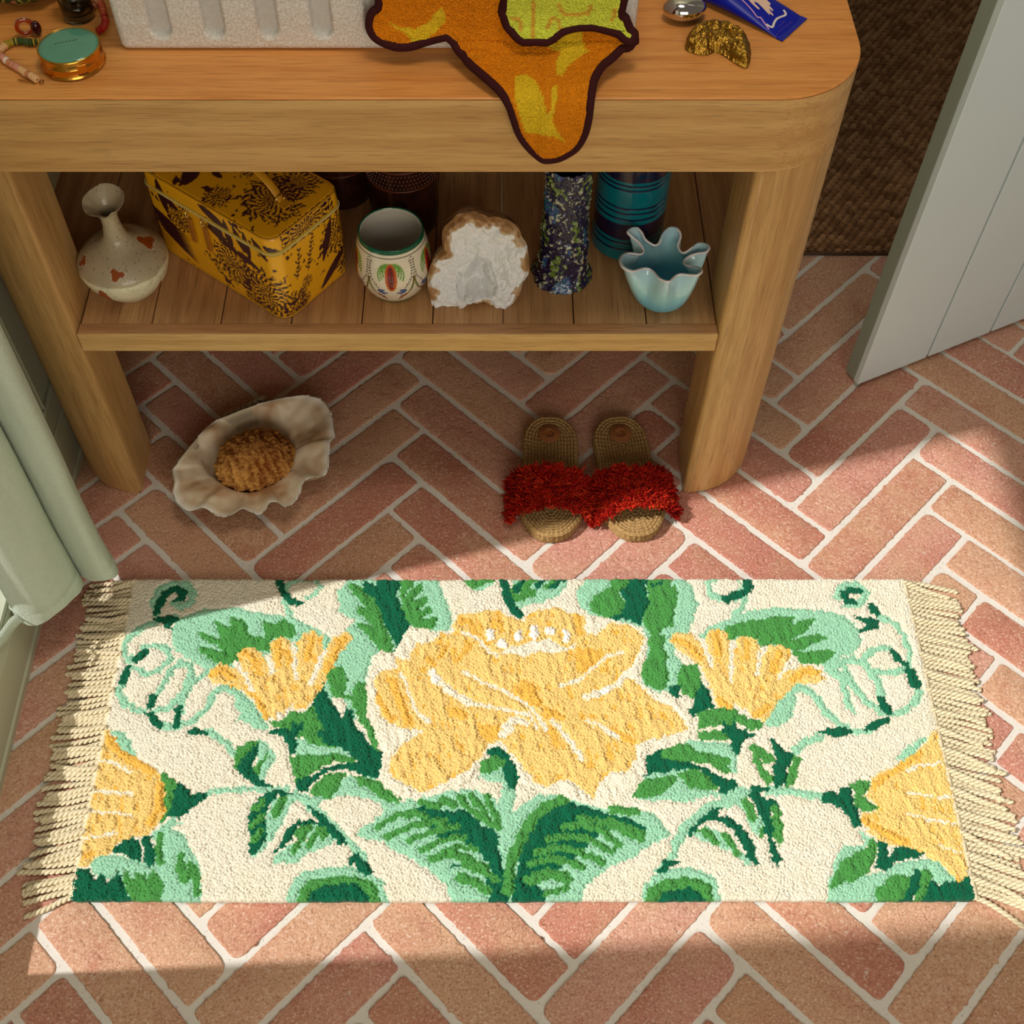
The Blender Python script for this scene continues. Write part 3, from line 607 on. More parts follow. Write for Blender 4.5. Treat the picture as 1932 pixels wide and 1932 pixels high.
d|13.7|372,912 371,888
d|12.3|336,870 356,878 365,881
d|10.5|531,881 518,884 508,878 509,865 520,864
d|0|538,865 550,862 555,846 548,840 539,849
d|0|514,843 532,840 553,834 548,821 519,814 518,820 533,827 518,835
d|10.1|559,784 566,772 576,764
d|14.2|578,755 582,734
d|12.2|531,710 536,694
d|0|502,671 519,680 536,685 537,680 520,668 503,663
d|0|438,664 453,671 474,671 485,663 471,656 451,656
d|0|238,722 246,731 260,734 256,722 258,711 248,714
d|0|265,694 276,711 289,740 298,720 301,700 279,691 271,682
d|0|308,680 319,671 328,682 329,671 344,663 358,657 337,653 330,638 324,630 318,638 317,652 310,663
d|0|212,633 228,642 222,627 237,622 262,619 284,611 298,600 320,595 319,587 303,574 294,585 276,606 252,614 231,611 226,606 211,608
d|0|370,655 380,649 389,636 398,633 397,622 387,606 385,590 369,585 368,611 377,625
d|6.7|339,585 359,583
d|0|333,577 342,585 348,574 367,569 371,561 356,561 364,548 355,551 360,533 355,518 364,493 360,481 353,486 350,513 347,533 344,548
d|0|248,523 265,543 281,556 299,559 288,548 305,546 320,533 330,511 334,486 327,486 319,501 310,526 296,536 277,541 261,531 253,518
d|0|431,580 439,581 450,574 452,585 469,585 468,564 473,548 472,531 465,531 454,551 445,561 428,564
d|0|481,479 486,501 492,516 500,511 500,493 512,508 532,508 549,496 528,491 506,486 497,479 489,475
d|10.6|534,472 513,438
d|0|531,432 540,455 549,464 557,455 566,464 582,462 596,472 598,460 609,432
d|0|205,474 216,491 238,488 227,479 215,474
y|0|-393,746 -391,758 -379,768 -362,761 -348,755 -358,778 -354,788 -339,792 -324,784 -314,766 -305,755 -313,782 -312,800 -300,809 -286,803 -280,776 -273,758 -276,797 -268,815 -255,818 -240,809 -241,788 -233,791 -224,809 -208,817 -197,809 -202,797 -214,782 -223,758 -232,737 -238,720 -248,705 -255,700 -268,697 -274,705 -285,691 -296,694 -292,682 -303,688 -305,678 -314,688 -329,711 -344,725 -363,731 -385,737
o|10.8|-387,749 -374,755 -362,746
o|10.8|-348,782 -334,776 -323,752
o|10.9|-304,797 -298,764
o|9.8|-256,806 -259,772
o|10.9|-210,806 -222,782 -231,755
o|8.0|-308,685 -321,711 -340,731
w|7.7|-359,768 -338,740 -331,725
w|7.1|-315,777 -305,752
w|7.1|-281,797 -272,743
w|7.7|-236,784 -246,752 -250,737
y|0|-524,668 -514,663 -498,641 -477,625 -458,617 -438,603 -430,585 -426,574 -430,569 -422,551 -432,536 -440,521 -457,521 -475,513 -487,498 -500,491 -510,481 -528,484 -535,508 -535,546 -534,590 -533,638
o|10.3|-516,655 -497,636 -474,619 -448,606
o|10.1|-436,590 -431,559 -440,538
w|4.0|-531,627 -498,617 -476,606
w|3.9|-527,581 -472,578
w|3.9|-529,554 -466,548
w|3.8|-529,517 -501,521 -477,524
o|8.3|-520,493 -506,498
w|0|-127,806 -118,827 -95,821 -74,812 -57,818 -55,843 -30,852 5,856 24,843 41,837 55,852 88,857 115,849 132,846 142,840 169,837 188,830 212,824 219,803 211,770 201,740 223,722 247,717 256,705 266,694 271,671 262,649 240,644 217,636 201,630 202,606 188,587 172,569 159,561 141,556 126,561 97,572 67,580 37,590 30,611 23,627 10,644 -8,636 -15,622 -23,606 -38,587 -65,577 -97,572 -117,569 -141,587 -149,603 -146,638 -157,655 -166,685 -174,722 -173,752 -169,778 -156,788 -137,782
y|0|-164,740 -154,755 -131,758 -137,776 -118,772 -108,797 -84,800 -74,815 -57,812 -52,843 -30,846 5,852 24,840 44,834 55,849 88,856 115,846 131,843 133,812 146,812 166,830 193,827 211,812 213,797 195,764 188,746 205,728 222,711 245,697 264,671 263,666 242,660 218,655 189,644 188,625 179,606 159,606 138,590 134,572 125,574 110,590 93,598 72,587 58,590 38,617 23,636 11,652 -8,641 -18,627 -31,611 -53,598 -73,587 -95,580 -121,595 -136,606 -135,625 -123,644 -90,666 -119,668 -140,677 -156,694
o|0|24,722 40,740 58,734 68,705 57,694
o|0|115,782 132,791 158,782 138,755 117,752
o|0|-21,677 10,674 10,655 -8,646 -18,660
o|12.2|-140,740 -126,705 -112,677
o|0|-68,700 -39,697 -29,682 -55,685
o|0|65,705 91,694 101,680 75,682
o|10.4|77,668 87,644
o|9.4|162,666 187,649
o|9.4|-47,837 -30,830 -22,806
o|8.2|-75,776 -62,800
o|9.2|-51,770 -30,797
o|8.3|8,846 13,818
o|8.3|120,843 125,812
w|5.3|-128,752 -113,717 -104,694 -86,677
w|5.3|-40,752 -13,737 13,725 34,714 52,697 65,680 72,666
w|10.6|-85,752 -77,740 -56,722 -32,705
w|5.2|-32,704 -3,700 23,694 49,688 59,668
w|4.7|92,731 119,740 141,761 163,778 185,784
w|9.4|126,715 150,722 172,734 189,755
w|7.4|80,680 98,657 112,636 119,622
w|6.3|127,680 147,671 167,655
w|11.5|18,671 26,680 44,677
w|11.5|13,660 23,666
w|5.4|-41,815 -22,806 -8,788 5,778
w|0|8,782 24,791 40,794 54,803 65,800 78,806 92,797 105,791 119,800 113,788 88,782 64,784 45,776 24,782
k|12.1|-3,814 -3,807
k|13.7|13,798 14,795
k|12.1|36,813 36,806
k|13.2|58,819 58,811
k|13.8|80,818 81,816
k|11.5|103,814 104,806
k|9.7|-82,749 -80,740
k|9.6|152,725 158,727
y|0|250,803 259,815 281,815 288,803 294,791 302,782 300,809 314,821 330,815 333,797 333,772 340,788 345,806 356,810 372,806 375,788 369,764 382,782 389,794 403,795 418,788 418,772 405,755 413,755 430,764 449,761 458,740 450,737 432,737 416,734 400,717 385,700 375,688 366,677 362,685 349,685 348,697 337,697 331,708 322,697 306,700 303,717 297,740 289,761 279,770 269,782 254,791
o|10.9|258,803 276,794 288,776
o|10.9|315,809 316,782
o|9.8|358,800 354,772
o|10.8|401,782 387,755
o|10.7|450,752 429,752 414,740
o|10.5|357,688 374,700
o|10.6|310,711 322,700
w|6.6|294,800 305,764
w|6.0|335,800 329,740
w|6.5|374,782 365,749
w|6.5|422,776 396,746
y|0|588,663 609,663 611,638 610,585 608,533 609,484 597,474 588,464 580,462 572,479 552,491 540,501 520,508 503,511 483,521 478,533 475,551 499,554 500,561 485,574 494,585 497,598 514,608 541,619 565,636 580,649
o|9.2|500,590 529,608 569,633
o|9.9|479,541 498,526 525,513
w|3.7|547,608 566,617 592,619
w|3.6|543,577 570,574 594,572
w|3.6|535,551 563,541 594,536
w|3.5|568,508 595,498"""
PAL = {'b': srgb(236, 229, 210), 'm': srgb(158, 211, 178), 'g': srgb(76, 150, 72), 'd': srgb(2, 98, 66), 'y': srgb(243, 206, 126),
       'o': srgb(241, 188, 84), 'w': srgb(242, 233, 210), 'k': srgb(250, 246, 234)}
KEYS = list(PAL)
rug = thing('floral_rug', 'cream tufted rug with yellow flowers, green leaves and long rope fringe on brick floor', 'rug', ((RX0 + RX1) / 2, (RY0 + RY1) / 2, 0))
def build_rug():
    rng = np.random.RandomState(3); p = 2.5
    nx, ny = int((RX1 - RX0) * 1000 / p) + 4, int((RY1 - RY0) * 1000 / p) + 4
    J, I = np.meshgrid(np.arange(ny), np.arange(nx), indexing='ij')
    cx = RX0 * 1000 - p + I * p + (J % 2) * p / 2 + rng.uniform(-.8, .8, I.shape); cy = RY0 * 1000 - p + J * p + rng.uniform(-.8, .8, I.shape)
    wx = cx + (vnoise(cx, cy, 5, 1) - .5) * 5; wy = cy + (vnoise(cx, cy, 5, 2) - .5) * 5
    lab = np.zeros(I.shape, int)
    for line in RUGDATA.strip().split('\n'):
        c, w_, pts = line.split('|'); pts = [tuple(map(float, q.split(','))) for q in pts.split()]
        w_ = float(w_); m = w_ + 8
        x0, x1 = min(a for a, _ in pts) - m, max(a for a, _ in pts) + m; y0, y1 = min(b for _, b in pts) - m, max(b for _, b in pts) + m
        sel = (wx > x0) & (wx < x1) & (wy > y0) & (wy < y1)
        if not sel.any(): continue
        X, Y = wx[sel], wy[sel]; k = inpoly(X, Y, pts) if w_ == 0 else instroke(X, Y, pts, w_)
        t = lab[sel]; t[k] = KEYS.index(c); lab[sel] = t
    # petal shading of the yarn itself: two dyed yellows mixed in streaks
    yk, ok = KEYS.index('y'), KEYS.index('o')
    st = vnoise(cx + cy * .25, cy * .35, 5, 7)
    lab[(lab == yk) & (st > .80)] = ok
    pal = np.array([PAL[k][:3] for k in KEYS], np.float32)
    col = pal[lab] * (1 + rng.uniform(-.07, .05, I.shape))[..., None]
    # cream undertone variation
    v = vnoise(cx, cy, 26, 4)[..., None]; bsel = (lab == 0)[..., None]
    col = np.where(bsel, col * (1 - .05 * v * np.array([.2, .5, 1.6])), col)
    # boundary distance (in tufts) for the carved edges
    same = np.ones(I.shape)
    for dj, di in ((0, 1), (1, 0), (0, -1), (-1, 0), (1, 1), (-1, -1)):
        same *= (np.roll(np.roll(lab, dj, 0), di, 1) == lab)
    raised = np.isin(lab, [yk, ok, KEYS.index('w'), KEYS.index('k')]) * .8 + (lab == KEYS.index('k')) * 1.6 + np.isin(lab, [2, 3]) * .5
    s = 1.02; gx = np.arange(RX0 * 1000, RX1 * 1000 + .01, s); gy = np.arange(RY0 * 1000, RY1 * 1000 + .01, s)
    X, Y = np.meshgrid(gx, gy); H = np.zeros(X.shape) - 9; C = np.zeros(X.shape + (3,), np.float32); best = np.full(X.shape, 1e9)
    jj = np.round((Y - (RY0 * 1000 - p)) / p).astype(int); ii = np.round((X - (RX0 * 1000 - p)) / p).astype(int)
    for dj in (-1, 0, 1):
        for di in (-1, 0, 1):
            a = np.clip(jj + dj, 0, ny - 1); b = np.clip(ii + di, 0, nx - 1)
            d = (X - cx[a, b]) ** 2 + (Y - cy[a, b]) ** 2; k = d < best; best = np.where(k, d, best)
            H = np.where(k, (-1.5 * (1 - same[a, b]) + raised[a, b]), H); C[k] = col[a, b][k]
    hh = 12.6 + H + 2.9 * (1 - np.minimum(best / (p * .62) ** 2, 1.3)) + (vnoise(X, Y, 7, 5) - .5) * 1.2 + (vnoise(X, Y, 70, 8) - .5) * 2.0
    # directional rows in the petals
    hh += np.where(H > .2, (vnoise(X + Y * .2, Y * .3, 6, 9) - .5) * 3.4, 0)
    ed = np.minimum(np.minimum(X - gx[0], gx[-1] - X), np.minimum(Y - gy[0], gy[-1] - Y)); hh -= 3.2 * np.exp(-ed / 2.0)
    Xw = X + (vnoise(X, Y, 60, 11) - .5) * 0; edge = 2.4 * (vnoise(X, Y * 0, 90, 12) - .5) + 1.0 * (vnoise(X, Y * 0, 6, 13) - .5)
    Yw = Y + edge * np.exp(-np.minimum(Y - gy[0], gy[-1] - Y) / 25)
    edx = 1.8 * (vnoise(X * 0, Y, 80, 14) - .5) + 1.2 * (vnoise(X * 0, Y, 6, 15) - .5); Xw = X + edx * np.exp(-np.minimum(X - gx[0], gx[-1] - X) / 20)
    V = np.stack([Xw / 1000 - rug.location.x, Yw / 1000 - rug.location.y, hh / 1000], -1).reshape(-1, 3)
    n, m = len(gx), len(gy); F = grid_faces(n, m); base = len(V)
    # skirt down to the floor
    per = list(range(n)) + [j * n + n - 1 for j in range(1, m)] + [(m - 1) * n + i for i in range(n - 2, -1, -1)] + [j * n for j in range(m - 2, 0, -1)]
    sk = V[per].copy(); sk[:, 2] = .0015; sk[:, :2] *= .9985; k = len(per)
    SF = np.array([(base + i, base + (i + 1) % k, per[(i + 1) % k], per[i]) for i in range(k)])
    V = np.vstack([V, sk]); Cc = np.vstack([C.reshape(-1, 3), C.reshape(-1, 3)[per] * .9]); F = np.vstack([F, SF])
    n_ = NT('tufted_cotton_pile', .95, .1); at = n_.n('ShaderNodeVertexColor', layer_name='Col').outputs[0]
    v = n_.coord(); nz = n_.noise(v, 900, 3, .7)
    c = n_.mix(.3, at, n_.mix(n_.ramp(nz, [(.3, 0), (.7, 1)]), (.72, .72, .72, 1), (1.1, 1.1, 1.1, 1)), 'MULTIPLY')
    mat = n_.out(c, None, n_.bump(nz, .7, .0012)); n_.b.inputs['Sheen Weight'].default_value = .15
    return mesh_from('pile', V, F, mat, rug, True, col=Cc)
build_rug()
ROPE_N = NT('cotton_rope', .9, .15)
_v = ROPE_N.coord(); ROPE = ROPE_N.out(ROPE_N.mix(ROPE_N.noise(_v, 200, 3), srgb(232, 220, 190), srgb(206, 190, 154)), None, ROPE_N.bump(ROPE_N.noise(_v, 800, 2), .5, .0005))
def rope_mesh(path, r=.0037, pitch=.0145, strands=2):
    P = smooth_prof(path, 1) if len(path) > 30 else path
    V, F = [], []; L = [0]
    for a, b in zip(P[:-1], P[1:]): L.append(L[-1] + math.dist(a, b))
    n = max(8, int(L[-1] / .0023)); pts = []
    for i in range(n + 1):
        s = L[-1] * i / n; k = max(j for j in range(len(L)) if L[j] <= s + 1e-9); k = min(k, len(P) - 2)
        t = (s - L[k]) / max(1e-9, L[k + 1] - L[k]); pts.append((Vector(P[k]).lerp(Vector(P[k + 1]), t), s))
    for q in range(strands):
        path2 = []; rad = []
        for i, (p, s) in enumerate(pts):
            d = (pts[min(i + 1, n)][0] - pts[max(i - 1, 0)][0]).normalized(); u = Vector((0, 0, 1)); sd_ = d.cross(u).normalized(); uu = sd_.cross(d)
            a = 2 * math.pi * s / pitch + q * 2 * math.pi / strands
            path2.append(p + (sd_ * math.cos(a) + uu * math.sin(a)) * r * .5); rad.append(r * .62 * (.75 if i in (0, n) else 1))
        tube(path2, rad, 6, False, V, F)
    return V, F
def fringe(side):
    xe = (RX1 - .004) if side > 0 else (RX0 + .004); y0, y1 = RY0 + .004, RY1 - .004; n = 65
    for k in range(n):
        t = k / (n - 1); y = y1 + (y0 - y1) * t
        for lay in ((0, 1) if k % 4 == 1 else (0,)):
            ln = .070 + .012 * mnoise.noise(Vector((k * .35, side * 5, lay))) + random.uniform(-.005, .005) + (.006 if side > 0 else 0)
            droop = (.004 + .010 * t) if side > 0 else (.002 + .012 * t)          # tips drift towards the viewer
            droop += .022 * mnoise.noise(Vector((k * .3, side * 9 + 3, lay * .3)))
            if side > 0: droop += .008
            if lay: ln -= .006; droop += .0035 if side > 0 else -.0035
            if side > 0 and k == n - 1 and lay == 0: ln, droop = .100, .062
            pts = []
            for i in range(9):
                u = i / 8; x = side * ln * u * (1 - .12 * (abs(droop) > .03) * u); yy = -droop * u ** 1.3 + .0012 * math.sin(u * 5 + k)
                pts.append((x, yy, .0094 - .0058 * min(1, u * 2.2) + (.0052 if lay else 0) * (1 - u * .35) + .0016 * math.sin(u * 4 + k * 1.7 + lay) * (u > .3)))
            V, F = rope_mesh(pts)
            mesh_from('fringe_rope', V, F, ROPE, rug, True, loc=(xe - rug.location.x, y + lay * .0036 - rug.location.y, 0))
    # whipped header holding the ropes
    bm = bmesh.new(); 
    V, F = tube([(xe - rug.location.x + side * .002, y0 - .003 - rug.location.y + (y1 - y0 + .006) * i / 60, .009 + .0008 * math.sin(i)) for i in range(61)], .0042, 8)
    bm.free(); mesh_from('fringe_header', V, F, ROPE, rug)
fringe(1); fringe(-1)
# ================================================================ CURTAIN
LIN_N = NT('sage_linen', .85, .2)
_v = LIN_N.coord((1, 1, .25)); _w = LIN_N.coord()
LIN = LIN_N.out(LIN_N.mix(LIN_N.noise(_v, 40, 4, .6), srgb(212, 222, 206), srgb(198, 210, 190)), None, LIN_N.bump(LIN_N.math('ADD', LIN_N.noise(_w, 700, 2), LIN_N.math('MULTIPLY', LIN_N.noise(_v, 30, 3), 1.4)), .7, .003))
LIN_N.b.inputs['Transmission Weight'].default_value = 0
def build_curtain():
    C0 = [(-.652, .842), (-.648, .808), (-.636, .790), (-.614, .786), (-.593, .794), (-.575, .822), (-.571, .852), (-.588, .872), (-.606, .884), (-.596, .877), (-.572, .864), (-.553, .854), (-.537, .850), (-.5275, .859), (-.530, .878), (-.545, .893), (-.570, .908), (-.600, .925), (-.640, .935)]
    P = smooth_prof([(x, y, 0) for x, y in C0], 7); n = len(P)
    zs = [.088, .0885, .10, .110, .1125, .115, .125, .14, .16, .18, .2, .23, .26, .29, .32, .36, .4, .44, .48, .52, .56, .66, .8, 1.0, 1.2, 1.4, 1.6, 1.8, 2.0, 2.15]
    V = []; n2 = n
    for z in zs:
        sl = z * .022; wd = 1 + max(0, z - .5) * .25
        for i, (x, y, _) in enumerate(P):
            hem = .007 * math.sin(i * .23 + 1) * (z < .1) ; t = i / n
            xx = x + .0018 * mnoise.noise(Vector((i * .12, z * 7, 0))) + .0012 * mnoise.noise(Vector((i * .3, z * 22, 5))); yy = .80 + (y - .80) * wd + sl + .002 * mnoise.noise(Vector((i * .1, z * 6, 4)))
            k = 1 + .05 * math.exp(-((z - .10) / .03) ** 2)          # fuller at the hem
            xx = -.60 + (xx + .60) * k - (.0016 if abs(z - .1125) < .001 else 0)
            V.append((max(xx, XW + .002), yy, z + hem))
    F = [(r * n + i, r * n + i + 1, (r + 1) * n + i + 1, (r + 1) * n + i) for r in range(len(zs) - 1) for i in range(n - 1)]
    root = thing('linen_curtain', 'pale sage linen curtain gathered in soft folds beside the window', 'curtain', (-.59, .88, 0))
    o = mesh_from('fabric_panel', [(x + .59, y - .88, z) for x, y, z in V], F, LIN, root)
    md = o.modifiers.new('thick', 'SOLIDIFY'); md.thickness = .0018; md.offset = 0
    # stitched hem line
    zz = .122
    V2, F2 = [], []
    pts = [(x + .59 + (.001 if x > -.6 else 0), y - .88, zz + .003 * math.sin(i * .2)) for i, (x, y, _) in enumerate(P)]
    # turned hem ribbon reaching back to the window
    rb = []; 
    for i in range(13):
        t = i / 12; rb.append((-.632 - .0195 * t, .788 - .050 * t + .006 * math.sin(t * 6), .092 + .018 * t))
    Vr, Fr = [], []
    for x, y, z in rb:
        Vr += [(x + .59, y - .88, z), (x + .59 - .006, y - .88 + .004, z + .013)]
    Fr = [(2 * i, 2 * i + 2, 2 * i + 3, 2 * i + 1) for i in range(12)]
    r = mesh_from('turned_hem', Vr, Fr, LIN, root); md = r.modifiers.new('thick', 'SOLIDIFY'); md.thickness = .0015
build_curtain()
# ================================================================ DOOR AND CARPET
dx0, dy0 = .5972, 1.2774; dth = R(25.46)
door = struct(bpy.data.objects.new('door_1', None)); COL.objects.link(door); door.location = (dx0, dy0, 0); door.rotation_euler = (0, 0, dth)
edges = [0, .1412] + [.1412 + .1318 * i for i in range(1, 4)] + [.69]
for i in range(len(edges) - 1):
    bm = bmesh.new(); a, b = edges[i], edges[i + 1]
    bx(bm, a + (.0 if i == 0 else .0015), b - .0034, 0, .012, .009, 2.0); bm_obj('plank', bm, DOORP, door, bevel=.0014)
bm = bmesh.new(); bx(bm, .0005, .6895, .0122, .0345, .0092, 1.9995); bm_obj('door_core', bm, DOORP_SHADE, door, bevel=.001)
def build_carpet():
    n = NT('brown_sisal', .95, .1); at = n.n('ShaderNodeVertexColor', layer_name='Col').outputs[0]; v = n.coord()
    m = n.out(n.mix(.6, at, n.ramp(n.noise(v, 700, 3), [(.3, (.5, .5, .5, 1)), (.7, (1.2, 1.2, 1.2, 1))]), 'MULTIPLY'), None, n.bump(n.noise(v, 600, 3), .6, .002))
    s = .0019; gx = np.arange(.5, 1.28, s); gy = np.arange(1.590, 2.44, s); X, Y = np.meshgrid(gx, gy)
    X2 = X + (vnoise(X * 1000, Y * 1000, 40, 2) - .5) * .004; Y2 = Y + .09 * X + (vnoise(X * 1000, Y * 1000, 35, 3) - .5) * .004
    p, q = .0155, .0115; row = np.floor(Y2 / q); u = X2 / p + (row % 2) * .5; cu = np.floor(u); fx = (u - cu - .5) * 2; fy = (Y2 / q - row - .5) * 2
    fy2 = fy - .35 * fx
    k = np.clip(1 - np.abs(fx) ** 2.4 - np.abs(fy2) ** 2.2 * .8, 0, 1) ** .6
    rr = np.abs(np.sin(cu * 12.9898 + row * 78.233) * 43758.5453) % 1
    H = .001 + k * (.0085 + .002 * rr)
    base_ = np.array(srgb(150, 110, 76)[:3]) ; dk = np.array(srgb(110, 76, 48)[:3]); lt = np.array(srgb(178, 138, 100)[:3])
    C = base_ + (lt - base_) * np.clip(rr - .5, 0, 1)[..., None] * 1.6 + (dk - base_) * np.clip(.5 - rr, 0, 1)[..., None] * 1.6
    V = np.stack([X - .85, Y - 2.0, H], -1).reshape(-1, 3); F = grid_faces(len(gx), len(gy))
    root = thing('sisal_carpet', 'dark brown chunky woven carpet beyond the doorway behind the table', 'carpet', (.85, 2.0, 0))
    wv = mesh_from('woven_loops', V, F, m, root, True, col=C.reshape(-1, 3)); wv['kind'] = 'stuff'
    bm = bmesh.new(); bx(bm, .5 - .85, 1.28 - .85, 1.5895 - 2, 2.46 - 2, .0006, .0025); bm_obj('backing', bm, plain('carpet_backing', (60, 42, 28), .9), root)
    bm = bmesh.new(); bx(bm, .5 - .85, 1.28 - .85, 1.5885 - 2, 1.5925 - 2, .0005, .0075); bm_obj('bound_edge', bm, plain('carpet_binding', (92, 64, 42), .85), root, bevel=.001)
build_carpet()
# ================================================================ THINGS ON THE SHELF
SH = SZ + .0004
def lathe_obj(nm, prof, n, mat, parent, wob=None, col=None, cap=True, smooth=True, mod=None):
    V, F = lathe(prof, n, wob)
    if cap: F.append(tuple(range(n))[::-1])
    o = mesh_from(nm, V, F, mat, parent, smooth, col=None if col is None else np.array([col(*v) for v in V]))
    return o
def vcol_mat(name, rough, spec=.5, bump=0, bs=300, coat=0):
    n = NT(name, rough, spec); at = n.n('ShaderNodeVertexColor', layer_name='Col').outputs[0]
    n.b.inputs['Coat Weight'].default_value = coat
    return n.out(at, None, n.bump(n.noise(n.coord(), bs, 4, .6), bump, .001) if bump else None)
L3 = lambda c: np.array(srgb(*c)[:3])
# ---- speckled stoneware bottle
def bottle():
    t = thing('stoneware_bottle', 'squat speckled cream stoneware bottle with flared neck and brown glaze chips', 'vase', (-.4825, 1.1535, SH))
    prof = smooth_prof([(.0, 0, 0), (.026, 0, 0), (.034, .004, 0), (.050, .024, 0), (.0574, .042, 0), (.0584, .052, 0), (.0556, .059, 0), (.044, .070, 0), (.027, .080, 0), (.0165, .090, 0), (.0128, .102, 0), (.011, .114, 0), (.0115, .126, 0), (.015, .134, 0), (.0222, .142, 0), (.0262, .147, 0), (.0255, .1475, 0), (.021, .1435, 0), (.013, .135, 0), (.009, .128, 0), (.0085, .114, 0), (.0085, .100, 0)], 9)
    prof = [(max(p[0], .0002), p[1]) for p in prof]
    n = 200
    def wob(r, z, a, i):
        g = 1 + .02 * mnoise.noise(Vector((math.cos(a), math.sin(a), z * 14))) + .006 * mnoise.noise(Vector((5 * math.cos(a), 5 * math.sin(a), z * 70)))
        return r * g, z + (.0045 * math.cos(a - 1.2) + .003 * mnoise.noise(Vector((2 * math.cos(a), 2 * math.sin(a), 0)))) * max(0, (z - .13) / .017)
    cream, top, br, rim = L3((236, 234, 202)), L3((186, 172, 142)), L3((156, 74, 20)), L3((216, 208, 190))
    chips = [((.034, .006, .073), .0150, .6), ((.004, -.047, .066), .0105, 2.0), ((-.045, -.022, .067), .0095, 4.), ((-.018, -.040, .014), .015, 1.), ((.050, -.026, .022), .012, 3.), ((.02, -.045, .008), .004, 2)]
    def col(x, y, z):
        inner = z > .1 and math.hypot(x, y) < .0099
        k = 1 / (1 + math.exp(-(z - .053 - .003 * mnoise.noise(Vector((x * 40, y * 40, 3)))) / .0006))
        c = cream * (1 - k) + top * k
        c = c * (1 + .10 * mnoise.noise(Vector((x * 35, y * 35, z * 35))))
        if z > .05 and z < .13: c = c * (1 - .10 * max(0, mnoise.noise(Vector((x * 60 + 4, y * 60, z * 60)))))
        s_ = mnoise.noise(Vector((x * 520, y * 520, z * 520)))
        if s_ > .52: c = c * .38
        for (p, r_, sd_) in chips:
            dx, dy, dz = x - p[0], y - p[1], z - p[2]; l_ = math.hypot(p[0], p[1]); tx, ty = -p[1] / l_, p[0] / l_
            a_ = dx * tx + dy * ty; b_ = (dz - (dx * p[0] + dy * p[1]) / l_) / 1.35; d = math.hypot(a_, b_) ; an = math.atan2(b_, a_) + sd_
            if abs(dx) + abs(dy) + abs(dz) > .05: continue
            lim = r_ * (.74 + .20 * math.cos(3 * an) + .05 * math.cos(2 * an + 1))
            if d < lim: return br
            if d < lim + .0012: return rim
        return c
    m = vcol_mat('speckled_glaze', .3, .5, .15, 500, .15)
    lathe_obj('body', prof, n, m, t, wob, col)
bottle()
